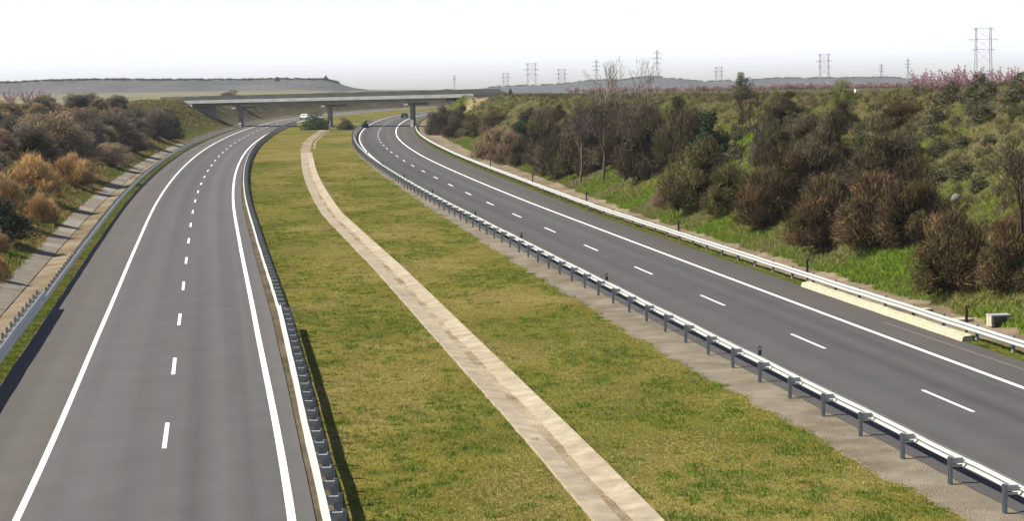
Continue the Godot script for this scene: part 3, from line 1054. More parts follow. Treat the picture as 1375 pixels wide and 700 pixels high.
# a bush one metre high and one metre wide: {stems, crown}
func bush(cols: Array, count: int, length: float, wide: float, up: float, leaves := 0, leaf_cols: Array = [], leaf_size := 0.02) -> Dictionary:
	var lobes := []
	for tier in [[9, 0.36, 0.16, 0.16], [8, 0.32, 0.36, 0.16], [6, 0.24, 0.56, 0.15], [4, 0.13, 0.74, 0.14], [3, 0.10, 0.40, 0.24]]:
		for i in tier[0]:
			var a: float = TAU * i / tier[0] + rng.randf_range(-0.6, 0.6)
			var rad: float = tier[1] * rng.randf_range(0.55, 1.2)
			lobes.append([Vector3(cos(a) * rad, tier[2] * rng.randf_range(0.7, 1.25), sin(a) * rad), tier[3] * rng.randf_range(0.7, 1.25), rng.randf_range(0.7, 1.3), rng.randi() % cols.size()])
	var stems := Ribbons.new()
	for l in lobes:
		for k in 2:
			var tip: Vector3 = l[0] + ball() * l[1] * 0.6
			var b0 := Vector3(rng.randf_range(-0.07, 0.07), -0.04, rng.randf_range(-0.07, 0.07))
			var b1 := b0.lerp(tip, 0.45) + Vector3(rng.randf_range(-0.05, 0.05), 0.05, rng.randf_range(-0.05, 0.05))
			var col := vary(cols[0] * 0.75, 0.2)
			stems.tube(b0, b1, 0.011, 0.007, col, 4)
			stems.tube(b1, tip, 0.007, 0.003, col, 4)
	var crown := Ribbons.new()
	var root := Vector3(0, 0.05, 0)
	for i in count:
		var l: Array = lobes[i % lobes.size()]
		var d := ball()
		d = d * (1.25 if rng.randf() < 0.12 else 1.0)
		var p: Vector3 = l[0] + d * l[1]
		if p.y < 0.02: p.y = rng.randf_range(0.02, 0.2)
		var dir := ((p - root).normalized() * 0.8 + ball() * 1.2 + Vector3.UP * up).normalized()
		var ln := length * rng.randf_range(0.5, 1.3) * (2.6 if rng.randf() < 0.10 else 1.0)
		crown.add(p - dir * ln * 0.5, p + dir * ln * 0.5, wide * rng.randf_range(0.7, 1.3), wide * 0.3, vary(cols[rng.randi() % cols.size() if rng.randf() < 0.5 else l[3]] * l[2], 0.4), rng)
	# dark quads added inside the crown to block light and paint its inner shade
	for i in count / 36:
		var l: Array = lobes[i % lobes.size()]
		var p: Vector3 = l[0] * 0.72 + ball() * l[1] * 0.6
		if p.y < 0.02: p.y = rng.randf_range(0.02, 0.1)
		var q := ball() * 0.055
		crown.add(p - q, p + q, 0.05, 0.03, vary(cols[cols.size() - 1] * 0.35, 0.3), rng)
	for i in leaves:
		var l: Array = lobes[rng.randi() % lobes.size()]
		var d := ball()
		d = d.normalized() * pow(d.length(), 0.4)
		var p: Vector3 = l[0] + d * l[1]
		if p.y < 0.0: p.y = rng.randf_range(0.02, 0.15)
		crown.leaf(p, leaf_size * rng.randf_range(0.6, 1.4), vary(leaf_cols[rng.randi() % leaf_cols.size()], 0.35), rng)
	return {"stems": finish(stems), "crown": finish(crown)}

# a leafless tree one metre high
func bare_tree(col: Color, twig: Color, spread: float, fork: float, narrow := false, levels := 5) -> Dictionary:
	var wood := Ribbons.new()
	var fine := Ribbons.new()
	var todo := [[Vector3(0, -0.03, 0), Vector3(rng.randf_range(-0.1, 0.1), 1, rng.randf_range(-0.1, 0.1)).normalized(), fork, 0.014, 0]]
	while todo.size():
		var t: Array = todo.pop_back()
		var p: Vector3 = t[0]
		var d: Vector3 = t[1]
		var ln: float = t[2]
		var r: float = t[3]
		var lv: int = t[4]
		var segs := 3
		for s in segs:
			var e := p + d * ln / segs
			if lv < 3: wood.tube(p, e, r * (1.0 - 0.3 * s / segs), r * (1.0 - 0.3 * (s + 1) / segs), vary(col, 0.12), 5 if lv < 2 else 4)
			else: fine.add(p, e, r * 2.0, r * 1.3, vary(twig, 0.25), rng)
			p = e
			d = (d + ball() * 0.22 + Vector3.UP * 0.05).normalized()
			if lv >= 1 and lv < levels and rng.randf() < 0.75:
				todo.append([p, (d + ball() * (0.5 if narrow else 0.9) + Vector3.UP * 0.1).normalized(), ln * rng.randf_range(0.45, 0.7), r * 0.5, lv + 1])
		if lv < levels:
			var kids := 3 if lv < 3 else 2
			if narrow and lv == 0: kids = 2
			for k in kids:
				todo.append([p, (d + ball() * spread + Vector3.UP * (0.5 if narrow else 0.12)).normalized(), ln * rng.randf_range(0.6, 0.82), maxf(r * 0.55, 0.0016), lv + 1])
	# normalise to one metre high and wide
	var top := 0.1
	var wide := 0.1
	var lean := Vector3.ZERO
	for q in fine.v: lean += q
	lean = lean / maxf(1.0, fine.v.size())
	lean = Vector3(lean.x, 0, lean.z) / maxf(lean.y, 0.1)
	for a in [wood, fine]:
		for i in a.v.size(): a.v[i] = a.v[i] - lean * a.v[i].y
	for q in fine.v:
		top = maxf(top, q.y)
		wide = maxf(wide, Vector2(q.x, q.z).length() * 1.8)
	for a in [wood, fine]:
		for i in a.v.size(): a.v[i] = a.v[i] / Vector3(wide, top, wide)
	return {"stems": finish(wood), "crown": finish(fine)}

var PLANTS := [
	["brown", 20.2, 103.8, 4.76, 4.02, "reddish brown dead thicket at the foot of the right bank, nearest the white marker block"],
	["brown", 21.9, 99.8, 4.24, 3.70, "brown twiggy bush around the forked bare tree at the right edge"],
	["forked", 22.2, 99.5, 6.85, 3.52, "forked bare tree with dark trunk on the right bank, nearest the camera"],
	["brown", 23.3, 100.5, 3.97, 3.73, "brown bush behind the forked tree, cut by the right edge"],
	["brown", 17.5, 128.0, 5.22, 4.53, "low brown bush under the left side of the big dark thicket on the right bank"],
	["brown", 19.5, 121.8, 5.38, 5.54, "big dark brown bush at the foot of the right bank, with black shade beneath"],
	["brown", 21.8, 119.0, 4.86, 4.21, "dark brown bush on the right end of the big thicket, above the green grass patch"],
	["grey", 20.5, 143.2, 5.80, 5.56, "grey twiggy bush high in the big thicket, below the pale green sapling"],
	["grey", 22.8, 134.5, 5.08, 5.22, "grey purple twiggy bush high on the right bank, right of the pale green sapling"],
	["brown", 17.6, 143.0, 5.40, 4.10, "rust brown bush between the big thicket and the next bush left of it"],
	["brown", 15.8, 143.2, 5.46, 4.44, "reddish brown bush low on the right bank, below the two dark thin trunks"],
	["olive", 13.1, 163.0, 6.16, 4.95, "olive brown bush leaning over the grass, halfway along the right bank"],
	["olive", 12.1, 173.0, 3.91, 2.92, "small tan olive bush left of the leaning olive bush on the right bank"],
	["olive", 14.4, 155.0, 4.18, 3.24, "olive bush right of the leaning olive bush, low on the right bank"],
	["narrow", 18.0, 171.5, 6.48, 2.55, "left of the two thin dark upright trees on the right bank"],
	["narrow", 18.7, 168.8, 5.92, 2.50, "right of the two thin dark upright trees on the right bank"],
	["grey", 19.4, 161.5, 4.47, 3.81, "grey bush right of the two thin upright trees"],
	["grey", 11.9, 193.8, 7.58, 5.55, "grey brown bush beside the deep black shade in the middle of the right bank"],
	["grey", 15.0, 188.2, 6.35, 5.08, "dark grey bush on the bank top, right of the tall pale bare tree"],
	["dark", 16.1, 177.2, 5.02, 3.59, "dark evergreen bush left of the two thin upright trees"],
	["open", 12.4, 213.2, 9.71, 4.46, "tall pale bare tree with a round open crown against the sky"],
	["open", 10.3, 231.2, 9.36, 3.90, "smaller bare tree against the sky, left of the tall pale one"],
	["bare", 6.0, 214.2, 8.74, 4.19, "grey bare tree at the left end of the trunk thicket on the right bank"],
	["bare", 7.8, 206.8, 8.79, 4.04, "grey bare tree, second from the left in the trunk thicket"],
	["bare", 9.5, 200.5, 8.72, 4.06, "grey bare tree in the middle of the trunk thicket, above the bare verge"],
	["bare", 10.9, 196.2, 8.01, 3.71, "grey bare tree at the right end of the trunk thicket"],
	["grey", 7.5, 222.5, 7.95, 5.63, "grey twiggy bush behind the trunk thicket on the right bank"],
	["grey", 10.7, 211.8, 6.57, 5.36, "grey olive bush behind the right end of the trunk thicket"],
	["grey", 4.4, 230.0, 7.99, 5.12, "grey brown bush just left of the trunk thicket"],
	["grey", 3.1, 250.0, 7.25, 4.38, "small grey bush between the trunk thicket and the dark round bush"],
	["dark", 1.7, 288.8, 4.77, 4.28, "dark round bush high on the right bank, left of the trunk thicket"],
	["tan", -3.2, 291.8, 4.53, 5.12, "tan dry reed clump at the bank foot toward the overpass"],
	["tan", -0.8, 273.8, 4.52, 3.88, "dull tan reed clump beside the bright green patch on the right bank"],
	["grey", 0.6, 263.8, 4.09, 3.56, "grey bush between the reed clump and the dark round bush"],
	["grey", -14.2, 418.8, 5.93, 5.37, "dark grey bush beside the right pier of the overpass"],
	["grey", -9.5, 379.0, 5.88, 5.11, "dark grey bush right of the one by the overpass pier"],
	["grey", -12.4, 438.0, 5.17, 5.91, "grey bush behind the pair beside the overpass pier"],
	["olive", -5.3, 356.2, 4.33, 5.53, "olive bush on the slope right of the overpass"],
	["olive", -2.3, 354.2, 3.35, 5.50, "olive bush near the bank top, below the pale dirt track"],
	["sapling", 22.0, 208.5, 2.74, 2.53, "small grey green round tree standing on the right plateau"],
	["lime", 25.4, 169.0, 2.62, 2.05, "pale green sapling on the right bank top, above the big thicket"],
	["lime", 23.4, 194.2, 1.24, 1.18, "tiny pale green bush on the right bank top, left of the sapling"],
	["tan", 11.1, 173.0, 1.63, 2.10, "small tan grass clump at the right bank foot, left of the olive bushes"],
	["dark", -32.4, 144.5, 3.02, 4.09, "dark green leafy bush at the left edge beside the concrete ditch"],
	["tan", -36.4, 159.8, 3.56, 4.53, "golden dry reed bush at the left edge, behind the dark green bush"],
	["tan", -35.1, 170.2, 2.64, 2.87, "pale golden reed clump right of the dark green bush"],
	["tan", -40.2, 189.8, 3.46, 5.38, "large golden brown reed bush on the left bank"],
	["tan", -42.3, 218.5, 3.68, 4.42, "golden reed bush on the left bank nearest the concrete ditch"],
	["tan", -31.4, 138.5, 1.54, 2.15, "short orange dry clump in front of the dark green bush"],
	["tan", -27.8, 123.0, 1.74, 1.83, "short brown dry clump at the left edge, lowest on the left bank"],
	["brown", -47.8, 236.8, 6.23, 9.74, "largest brown twiggy bush on the left bank, rounded like a dome"],
	["grey", -48.7, 224.8, 3.94, 5.31, "grey brown bush left of the dome shaped brown bush"],
	["grey", -52.4, 281.2, 4.17, 5.31, "grey bush just right of the dome shaped brown bush"],
	["grey", -57.4, 318.8, 5.16, 6.88, "dark grey bush on the left bank, second right of the dome shaped bush"],
	["grey", -58.8, 350.0, 5.43, 7.55, "dark grey bush in the middle of the row toward the overpass on the left"],
	["grey", -59.6, 377.5, 5.98, 6.88, "dark grey bush near the end of the left row toward the overpass"],
	["dark", -59.4, 391.5, 5.68, 5.55, "dark green bush ending the left row, beside the green slope"],
	["grey", -59.1, 306.8, 3.72, 6.21, "grey bush on top of the left bank behind the dome shaped bush"],
	["brown", -48.2, 272.2, 3.31, 5.69, "rusty brown bush above the pale concrete slabs on the left"],
	["brown", -53.7, 320.8, 3.46, 4.98, "rusty brown bush further along the left ditch"],
	["dark", -57.2, 252.2, 1.36, 2.89, "dark green bush on the left bank top at the left edge"],
	["dark", -50.4, 220.5, 1.04, 2.53, "low dark green bush at the left edge, middle of the left bank"],
	["dark", -50.0, 233.0, 1.18, 2.99, "low dark green bush under the grey brown bush on the left bank"],
	["dark", -45.7, 199.0, 0.94, 1.88, "low dark green bush at the left edge just above the golden reeds"],
	["grey", -76.6, 610.0, 3.50, 8.23, "mauve grey bush on the field behind the left end of the overpass"],
	["round", -41.8, 479.0, 4.20, 5.82, "round green bush in the median in front of the middle overpass pier"],
	["grey", -35.2, 474.2, 2.88, 3.84, "small grey bush right of the middle overpass pier"],
	["dark", -31.5, 484.5, 1.96, 1.47, "tiny dark bush at the bend of the median barrier under the overpass"]
]

func make_plants() -> void:
	var kinds := {}
	var brown := [Color(0.135, 0.086, 0.048), Color(0.18, 0.12, 0.066), Color(0.07, 0.05, 0.034), Color(0.105, 0.088, 0.04), Color(0.085, 0.08, 0.034), Color(0.05, 0.038, 0.028)]
	var pale := [Color(0.26, 0.195, 0.14), Color(0.30, 0.22, 0.145), Color(0.21, 0.165, 0.135), Color(0.26, 0.22, 0.14)]
	var ash := [Color(0.165, 0.14, 0.12), Color(0.20, 0.17, 0.15), Color(0.13, 0.125, 0.095), Color(0.17, 0.15, 0.10)]
	var grey := [Color(0.088, 0.074, 0.052), Color(0.125, 0.102, 0.076), Color(0.072, 0.068, 0.038), Color(0.10, 0.088, 0.044)]
	var olive := [Color(0.135, 0.115, 0.055), Color(0.165, 0.125, 0.07), Color(0.11, 0.115, 0.04)]
	var tan := [Color(0.47, 0.315, 0.14), Color(0.38, 0.255, 0.12), Color(0.58, 0.42, 0.21), Color(0.29, 0.195, 0.10)]
	var straw := [Color(0.25, 0.18, 0.12), Color(0.20, 0.15, 0.10), Color(0.32, 0.245, 0.165)]
	var green := [Color(0.035, 0.055, 0.03), Color(0.05, 0.07, 0.035), Color(0.025, 0.04, 0.025)]
	var limes := [Color(0.17, 0.20, 0.06), Color(0.22, 0.235, 0.085), Color(0.13, 0.17, 0.045)]
	var sage := [Color(0.13, 0.125, 0.085), Color(0.10, 0.11, 0.06), Color(0.16, 0.14, 0.095), Color(0.085, 0.10, 0.04)]
	kinds.brown = []
	kinds.grey = []
	kinds.olive = []
	kinds.tan = []
	kinds.dark = []
	kinds.bare = []
	kinds.scrub = []
	kinds.pale = []
	kinds.ash = []
	for i in 4:
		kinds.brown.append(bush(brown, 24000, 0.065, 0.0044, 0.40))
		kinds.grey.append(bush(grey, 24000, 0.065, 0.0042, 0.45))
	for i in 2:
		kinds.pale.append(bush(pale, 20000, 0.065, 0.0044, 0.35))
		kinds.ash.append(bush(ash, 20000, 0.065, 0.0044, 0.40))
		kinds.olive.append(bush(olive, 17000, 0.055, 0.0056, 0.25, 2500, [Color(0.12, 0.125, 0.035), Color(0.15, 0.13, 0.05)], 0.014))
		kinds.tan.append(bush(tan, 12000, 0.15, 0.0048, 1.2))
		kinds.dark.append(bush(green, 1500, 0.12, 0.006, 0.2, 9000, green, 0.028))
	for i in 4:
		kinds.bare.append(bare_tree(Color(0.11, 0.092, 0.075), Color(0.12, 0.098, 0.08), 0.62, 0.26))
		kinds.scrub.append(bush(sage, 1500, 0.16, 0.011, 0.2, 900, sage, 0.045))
	kinds.open = [bare_tree(Color(0.24, 0.21, 0.18), Color(0.22, 0.185, 0.16), 0.85, 0.34, false, 4), bare_tree(Color(0.22, 0.19, 0.16), Color(0.21, 0.175, 0.15), 0.85, 0.34, false, 4)]
	kinds.forked = [bare_tree(Color(0.05, 0.04, 0.034), Color(0.095, 0.072, 0.052), 0.6, 0.3)]
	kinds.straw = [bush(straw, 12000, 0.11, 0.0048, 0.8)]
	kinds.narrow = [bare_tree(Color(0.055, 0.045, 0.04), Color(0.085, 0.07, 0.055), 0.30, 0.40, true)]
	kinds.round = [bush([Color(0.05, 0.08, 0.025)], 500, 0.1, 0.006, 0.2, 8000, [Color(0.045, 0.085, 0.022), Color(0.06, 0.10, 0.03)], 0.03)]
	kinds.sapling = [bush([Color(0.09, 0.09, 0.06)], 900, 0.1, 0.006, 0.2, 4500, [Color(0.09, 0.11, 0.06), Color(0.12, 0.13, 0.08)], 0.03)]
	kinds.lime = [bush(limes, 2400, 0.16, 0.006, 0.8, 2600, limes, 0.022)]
	var called := {"brown": "brown_bush", "grey": "grey_bush", "pale": "brown_bush", "ash": "grey_bush", "olive": "olive_bush", "tan": "reed_clump", "straw": "reed_clump", "dark": "evergreen_bush", "bare": "bare_tree", "forked": "bare_tree", "open": "bare_tree", "narrow": "bare_tree", "round": "green_bush", "sapling": "round_tree", "lime": "green_sapling"}
	var cat := {"bare": "tree", "forked": "tree", "open": "tree", "narrow": "tree", "sapling": "tree", "lime": "sapling", "tan": "reeds", "straw": "reeds"}
	var n := 0
	for p in PLANTS:
		var k: String = p[0]
		if k == "tan" and p[1] > -25.0: k = "straw"
		if p[1] < -25.0: k = {"brown": "pale", "grey": "ash"}.get(k, k)
		var set: Array = kinds[k]
		var look: Dictionary = set[n % set.size()]
		n += 1
		if p[1] - xr(p[2]) > 9.0 and p[1] - xr(p[2]) < 13.0 and p[2] > 95.0: p[1] += 0.8
		if p[1] - xl(p[2]) < -9.0 and p[1] - xl(p[2]) > -15.0: p[1] -= 1.1
		var o := thing(called[k], at(p[1], height(p[1], p[2]) - 0.08, p[2]), rng.randf_range(0, TAU))
		o.scale = Vector3(p[4] * 1.15, p[3] * 0.93, p[4] * 1.15)
		if k in ["bare", "narrow", "open", "forked"]:
			var w: float = maxf(p[4] * 1.4, p[3] * 0.6) if k != "narrow" else p[3] * 0.36
			o.scale = Vector3(w, p[3], w)
		if k in ["sapling"]: o.scale = Vector3(p[4], p[3], p[4])
		tag(o, p[5], cat.get(k, "bush"), "bushes and trees on the motorway banks")
		var leafy: bool = k in ["dark", "round", "sapling", "lime"]
		put("trunk" if k in ["bare", "forked", "open", "narrow", "sapling", "lime"] else "stems", look.stems, M.twig, o)
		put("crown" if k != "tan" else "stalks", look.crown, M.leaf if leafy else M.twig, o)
	# low scrub scattered over both banks
	var kept := []
	var tries := 0
	while kept.size() < 290 and tries < 9000:
		tries += 1
		var z := rng.randf_range(98.0, 215.0) if rng.randf() < 0.8 else rng.randf_range(200.0, 300.0)
		var right := rng.randf() < 0.8
		var x := xr(z) + rng.randf_range(14.5, 29.0) if right else xl(z) - rng.randf_range(13.0, 26.0)
		if right and z < 125.0 and x - xr(z) < 18.0: continue
		if right and z > 150.0 and x - xr(z) > 22.0: continue
		if rough_noise.get_noise_2d(x * 6.0, z * 5.0) < -0.2: continue
		var ok := true
		for q in kept:
			if Vector2(x - q[0], z - q[1]).length() < 1.15: ok = false
		for p in PLANTS:
			if Vector2(x - p[1], z - p[2]).length() < 1.6: ok = false
		if not ok: continue
		kept.append([x, z])
		var look: Dictionary = kinds.scrub[rng.randi() % 4]
		var w := rng.randf_range(0.9, 2.3)
		var o := put("scrub_bush", look.crown, M.twig)
		o.transform = Transform3D(Basis(Vector3.UP, rng.randf_range(0, TAU)).scaled_local(Vector3(w, w * rng.randf_range(0.5, 0.8), w)), at(x, height(x, z) - 0.05, z))
		var size := "small" if w < 1.35 else "broad" if w > 1.85 else "middling"
		var d := x - xr(z) if right else xl(z) - x
		var level := "near the crest" if d > 24.0 else "mid slope" if d > 18.0 else "low"
		var spot: String = ("above the near right thicket" if z < 125.0 else "behind the big brown thicket" if z < 160.0 else "behind the thin upright trees" if z < 215.0 else "toward the overpass") if right else ("near the golden reeds" if z < 180.0 else "toward the overpass")
		tag(o, "%s scrub cushion %s on the %s bank, %s" % [size, level, "right" if right else "left", spot], "scrub", "%s scrub on the %s bank, %s, %s" % [size, "right" if right else "left", level, spot])
	# middling bushes that fill the banks
	var fill := []
	tries = 0
	while fill.size() < 70 and tries < 4000:
		tries += 1
		var right := fill.size() < 10
		var z := rng.randf_range(150.0, 340.0) if right else rng.randf_range(125.0, 400.0)
		var x := xr(z) + rng.randf_range(15.5, 24.0) if right else xl(z) - rng.randf_range(14.5, 26.0)
		if right and x - xr(z) < 15.0 + 2.0 * widen(z) and rough_noise.get_noise_2d(z * 3.0, 7.0) < 0.0: continue
		var ok := true
		for q in fill:
			if Vector2(x - q[0], z - q[1]).length() < 2.4: ok = false
		if not ok: continue
		fill.append([x, z])
		var k: String = ["grey", "brown", "olive", "grey"][rng.randi() % 4] if right else ["tan", "pale", "ash", "tan", "ash"][rng.randi() % 4 if z < 260.0 else 1 + rng.randi() % 2]
		var set: Array = kinds[k]
		var look: Dictionary = set[rng.randi() % set.size()]
		var o := thing(called[k], at(x, height(x, z) - 0.08, z), rng.randf_range(0, TAU))
		var w := rng.randf_range(2.6, 4.4) * (1.0 if right else 1.2)
		o.scale = Vector3(w, rng.randf_range(1.5, 2.9), w)
		var side := "right" if right else "left"
		var what: String = {"grey": "medium grey twiggy bush", "brown": "medium dark brown bush", "olive": "medium olive bush", "tan": "medium golden reed clump", "pale": "medium pale brown bush", "ash": "medium ash grey bush"}[k]
		var spot: String = ("behind the thin upright trees" if z < 205.0 else "around the trunk thicket" if z < 255.0 else "between dark round bush and overpass") if right else ("near the golden reeds" if z < 230.0 else "around the dome shaped bush" if z < 300.0 else "in the row toward the overpass")
		var level := "low" if (x - xr(z) < 17.0 if right else xl(z) - x < 16.0) else "high"
		tag(o, "%s %s on the %s bank, %s" % [what, level, side, spot], cat.get(k, "bush"), "medium %s on the %s bank, %s, %s" % [what.trim_prefix("medium "), side, level, spot])
		put("stems", look.stems, M.twig, o)
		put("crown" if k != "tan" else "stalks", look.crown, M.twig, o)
	# far trees on the skyline
	for t in [[-172.0, 1650.0, 3.2, 6.0, "dark round tree on the ridge, left of the two above the overpass"], [-137.0, 1660.0, 3.6, 5.0, "dark tree at the right end of the ridge above the overpass"], [-60.0, 1500.0, 4.5, 9.0, "dark round tree on the skyline above the middle of the overpass"], [-55.0, 1250.0, 4.0, 5.0, "small dark tree on the skyline right of the round one above the overpass"], [0.5, 700.0, 2.4, 1.6, "small dark shrub on the skyline above the pale dirt track"]]:
		var look: Dictionary = kinds.dark[n % 2]
		n += 1
		var y := height(t[0], t[1])
		if t[1] > 1600.0: y = 9.6
		var o := thing("distant_tree", at(t[0], y - 0.3, t[1]))
		o.scale = Vector3(t[3], t[2], t[3])
		tag(o, t[4], "tree", "distant trees on the skyline")
		put("trunk", look.stems, M.twig, o)
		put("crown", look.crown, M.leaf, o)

# ---------------------------------------------------------------- orchards
func peach_tree() -> Dictionary:
	var wood := Ribbons.new()
	var flower := Ribbons.new()
	var bark := Color(0.075, 0.045, 0.045)
	wood.tube(Vector3(0, -0.1, 0), Vector3(0, 0.5, 0), 0.09, 0.075, bark)
	for i in 7:
		var a := TAU * i / 7.0 + rng.randf_range(-0.3, 0.3)
		var out := Vector3(cos(a), 0, sin(a))
		var p := Vector3(0, 0.45, 0)
		var d := (out * rng.randf_range(0.35, 0.75) + Vector3.UP).normalized()
		var tall := rng.randf_range(1.7, 2.7)
		var steps := 7
		for s in steps:
			var e := p + d * tall / steps
			wood.tube(p, e, 0.05 * (1.0 - 0.8 * s / steps), 0.05 * (1.0 - 0.8 * (s + 1) / steps), bark, 4)
			p = e
			d = (d + ball() * 0.12).normalized()
			for k in 6:
				var q := (d * 0.6 + ball()).normalized() * rng.randf_range(0.15, 0.4) * (1.0 - 0.5 * s / steps)
				wood.add(p, p + q, 0.016, 0.006, bark, rng)
				for m in 10:
					flower.leaf(p + q * rng.randf_range(0.1, 1.0) + ball() * 0.05, 0.07, vary([Color(0.46, 0.28, 0.33), Color(0.58, 0.40, 0.44), Color(0.33, 0.18, 0.22)][rng.randi() % 3], 0.2), rng)
	return {"wood": finish(wood), "flower": finish(flower)}

func make_orchards() -> void:
	var looks := [peach_tree(), peach_tree(), peach_tree()]
	var n := 0
	for row in [[258.0, 48.0, 64.0, 1.8], [268.0, 50.0, 66.0, 2.1], [286.0, 53.5, 70.0, 2.4]]:
		var x: float = row[1]
		while x < row[2]:
			var z: float = row[0] + rng.randf_range(-2.0, 2.0)
			peach(looks[n % 3], x + rng.randf_range(-0.2, 0.2), z, rng.randf_range(0.92, 1.12), "pink blossoming peach tree in the orchard on the right plateau", "peach trees on the right plateau")
			n += 1
			x += row[3]
	for row in [[352.0, -85.0, -73.0, 2.6], [372.0, -92.0, -76.0, 3.0]]:
		var x: float = row[1]
		while x < row[2]:
			peach(looks[n % 3], x + rng.randf_range(-0.3, 0.3), row[0] + rng.randf_range(-2.0, 2.0), rng.randf_range(0.85, 1.05), "pale pink peach tree in the orchard at the left edge", "peach trees beyond the left bank")
			n += 1
			x += row[3]
	# the same kind of orchard far off, seen only as a mauve band
	var mm := MultiMesh.new()
	mm.transform_format = MultiMesh.TRANSFORM_3D
	mm.mesh = far_tree()
	var where := []
	for i in 2600:
		var z := 640.0 * pow(3.6, rng.randf())
		z = snappedf(z, 9.0)
		var k := rng.randf_range(0.02, 0.235)
		var x := k * z
		if x > 0.0 and x - xr(z) < 42.0: continue
		if x < 0.0 and (x - xl(z) > -60.0 or z > 900.0): continue
		where.append([x, z])
	mm.instance_count = where.size()
	for i in where.size():
		var s := rng.randf_range(0.6, 0.95)
		mm.set_instance_transform(i, Transform3D(Basis(Vector3.UP, rng.randf_range(0, TAU)).scaled(Vector3(s, s, s)), at(where[i][0], height(where[i][0], where[i][1]) - 0.1, where[i][1])))
	var o := MultiMeshInstance3D.new()
	o.name = "distant_orchard"
	o.multimesh = mm
	o.material_override = M.petal
	add_child(o)
	tag(o, "far mauve orchard rows across the plateau", "orchard", "", "stuff")

func far_tree() -> ArrayMesh:
	var q := Ribbons.new()
	for i in 6:
		var d := Vector3(rng.randf_range(-1, 1), 2.0, rng.randf_range(-1, 1)).normalized()
		q.add(Vector3(0, 0.2, 0), d * 2.4, 0.12, 0.05, Color(0.08, 0.055, 0.05), rng)
	for i in 130:
		var p := ball() * Vector3(1.2, 0.95, 1.2) + Vector3(0, 1.5, 0)
		q.leaf(p, 0.28, vary([Color(0.30, 0.21, 0.215), Color(0.23, 0.17, 0.155), Color(0.38, 0.265, 0.28)][i % 3], 0.2), rng)
	return finish(q)

func peach(look: Dictionary, x: float, z: float, s: float, label: String, group: String) -> void:
	var o := thing("peach_tree", at(x, height(x, z), z), rng.randf_range(0, TAU))
	o.scale = Vector3(s, s, s)
	tag(o, label, "tree", group)
	put("trunk", look.wood, M.twig, o)
	put("blossom", look.flower, M.petal, o)

# ---------------------------------------------------------------- grass
func tuft(blades: int, tall: float, wide: float, w: float) -> ArrayMesh:
	var q := Ribbons.new()
	for i in blades:
		var a := rng.randf_range(0, TAU)
		var r := sqrt(rng.randf()) * wide
		var p := Vector3(cos(a) * r, -0.01, sin(a) * r)
		var d := Vector3(rng.randf_range(-0.7, 0.7), 1.0, rng.randf_range(-0.7, 0.7)).normalized()
		var g := rng.randf_range(0.75, 1.25)
		q.add(p, p + d * tall * rng.randf_range(0.5, 1.2), w, w * 0.3, Color(g, g, g), rng)
	return finish(q)

func scatter(called: String, label: String, mesh: Mesh, spots: Array) -> void:
	var mm := MultiMesh.new()
	mm.transform_format = MultiMesh.TRANSFORM_3D
	mm.use_colors = true
	mm.mesh = mesh
	mm.instance_count = spots.size()
	for i in spots.size():
		var s: Array = spots[i]
		mm.set_instance_transform(i, Transform3D(Basis(Vector3.UP, rng.randf_range(0, TAU)).scaled(Vector3(s[2], s[2] * s[4], s[2])), at(s[0], height(s[0], s[1]), s[1])))
		mm.set_instance_color(i, s[3])
	var o := MultiMeshInstance3D.new()
	o.name = called
	o.multimesh = mm
	o.material_override = M.grass
	add_child(o, true)
	tag(o, label, "grass", "", "stuff")

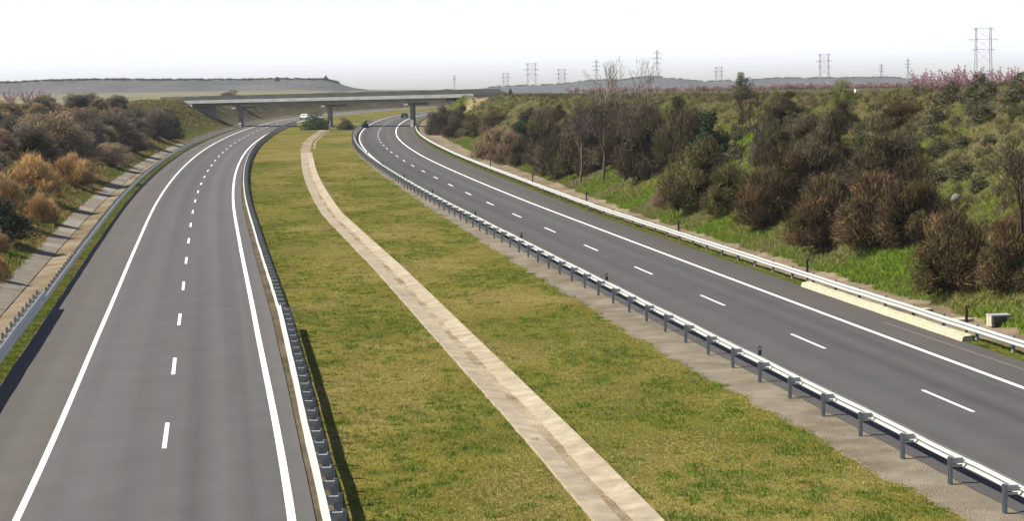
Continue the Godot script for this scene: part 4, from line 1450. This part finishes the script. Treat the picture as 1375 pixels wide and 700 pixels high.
func make_grass() -> void:
	var small := tuft(16, 0.045, 0.11, 0.012)
	var big := tuft(26, 0.20, 0.18, 0.018)
	var spots := []
	var G0 := Color(0.275, 0.255, 0.055)
	var G1 := Color(0.39, 0.325, 0.125)
	var G2 := Color(0.14, 0.20, 0.032)
	# median, denser near the camera
	for i in 90000:
		var z := 50.0 * pow(6.0, rng.randf())
		var a := edge("l_dirt", z) - 0.1
		var b := edge("r_gravel", z) + 0.15
		var x := rng.randf_range(a, b)
		if absf(x - xl(z) - channel(z)) < 0.74 + 0.3 * wander(z, 12.0 + signf(x - xl(z) - channel(z)), 0.6): continue
		var n := patch_noise.get_noise_2d(x * 16.0 + 40.0, z * 9.0) * 1.9
		var m := patch_noise.get_noise_2d(x * 3.0 + 200.0, z * 1.2) * 1.8
		var g := clampf(0.08 + m * 0.8 + n * 0.9, 0.0, 1.0)
		var c := vary(G0.lerp(G1, clampf(0.3 - m, 0.0, 1.0)).lerp(G2, g), 0.2)
		spots.append([x, z, rng.randf_range(0.7, 1.5) * (1.0 + 0.3 * g), c, rng.randf_range(0.6, 1.2) * (0.8 + 0.5 * g)])
	scatter("median_grass", "short olive grass covering the median", small, spots)
	# clumps of taller green weeds in the median
	spots = []
	for i in 60:   # seedlings rooted in the joint of the drain
		var z := 52.0 + i * 1.5 + rng.randf_range(-0.5, 0.5)
		if rng.randf() < 0.4: continue
		spots.append([xl(z) + channel(z) + rng.randf_range(-0.06, 0.06), z, rng.randf_range(0.2, 0.4), vary(Color(0.06, 0.07, 0.025), 0.3), 0.4])
	for i in 3400:
		var z := 50.0 * pow(5.0, rng.randf())
		var x := rng.randf_range(edge("l_dirt", z) + 0.1, edge("r_gravel", z) - 0.2)
		if absf(x - xl(z) - channel(z)) < 1.0: continue
		if patch_noise.get_noise_2d(x * 6.0 + 90.0, z * 4.0) < 0.16 - (0.16 if x - xl(z) < 7.2 else 0.0): continue
		spots.append([x, z, rng.randf_range(0.6, 1.25), vary(G2 * 0.85, 0.25), rng.randf_range(0.3, 0.5)])
	scatter("median_weeds", "darker green weed clumps in the median", big, spots)
	# verges and the banks
	spots = []
	for i in 16000:
		var z := 56.0 * pow(6.0, rng.randf())
		var left := rng.randf() < 0.45
		var x := rng.randf_range(edge("l_sand", z) - 0.05, edge("l_road", z) - 0.06) if left else rng.randf_range(edge("r_road", z) + 0.04, edge("r_sand", z))
		if patch_noise.get_noise_2d(x * 7.0, z * 5.0) < -0.16: continue
		spots.append([x, z, rng.randf_range(0.35, 0.75), vary(G2.lerp(G0, rng.randf_range(0, 0.7)), 0.25), rng.randf_range(0.4, 0.8)])
	scatter("verge_grass", "green grass growing under the outer barriers", big, spots)
	spots = []
	var R0 := Color(0.15, 0.225, 0.03)
	var R1 := Color(0.205, 0.20, 0.058)
	var R2 := Color(0.245, 0.21, 0.115)
	for i in 75000:
		var z := 84.0 * pow(6.4, rng.randf())
		var right := rng.randf() < 0.72
		var d := pow(rng.randf(), 1.35) * 27.0
		var x := edge("r_toe", z) + d - 0.1 if right else edge("l_toe", z) - d * 0.8 + 0.1
		var n := patch_noise.get_noise_2d(x * 3.0 + 10.0, z * 2.4) * 1.8
		var m := patch_noise.get_noise_2d(x * 1.1 + 700.0, z * 0.9) * 1.8
		var dry := clampf(0.1 + n + d * 0.045, 0.0, 1.0)
		var c: Color
		if right: c = R0.lerp(R1, dry).lerp(R2, clampf(m - 0.05 + d * 0.045, 0.0, 0.9))
		else: c = R0.lerp(R1, clampf(dry + 0.35, 0.0, 1.0)).lerp(Color(0.34, 0.235, 0.11), clampf(m + 0.25 + d * 0.12, 0.0, 0.92))
		spots.append([x, z, rng.randf_range(0.7, 1.5), vary(c, 0.25), rng.randf_range(0.5, 1.1)])
	scatter("bank_grass", "grass and weeds on the cutting slopes", big, spots)
	# dry twiggy undergrowth over the upper slopes
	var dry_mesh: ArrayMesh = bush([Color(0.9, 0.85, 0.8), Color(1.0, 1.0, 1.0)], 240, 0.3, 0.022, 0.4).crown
	spots = []
	for i in 15000:
		var z := 98.0 * pow(5.2, rng.randf())
		var right := rng.randf() < 0.66
		var d := rng.randf_range(4.0, 27.0) if right else rng.randf_range(2.0, 17.0)
		var x := edge("r_toe", z) + d if right else edge("l_toe", z) - d
		if rough_noise.get_noise_2d(x * 8.0 + 30.0, z * 6.0) < 0.02 - (0.12 if d > 12.0 else 0.0): continue
		var c: Color = [Color(0.15, 0.125, 0.09), Color(0.105, 0.11, 0.055), Color(0.20, 0.16, 0.10), Color(0.085, 0.095, 0.04)][rng.randi() % 4]
		if not right: c = [Color(0.36, 0.24, 0.11), Color(0.23, 0.165, 0.095), Color(0.16, 0.15, 0.07)][rng.randi() % 3]
		spots.append([x, z, rng.randf_range(0.35, 0.85), vary(c, 0.25), rng.randf_range(0.5, 0.9)])
	scatter("undergrowth", "dry grey brown undergrowth on the cutting slopes", dry_mesh, spots)
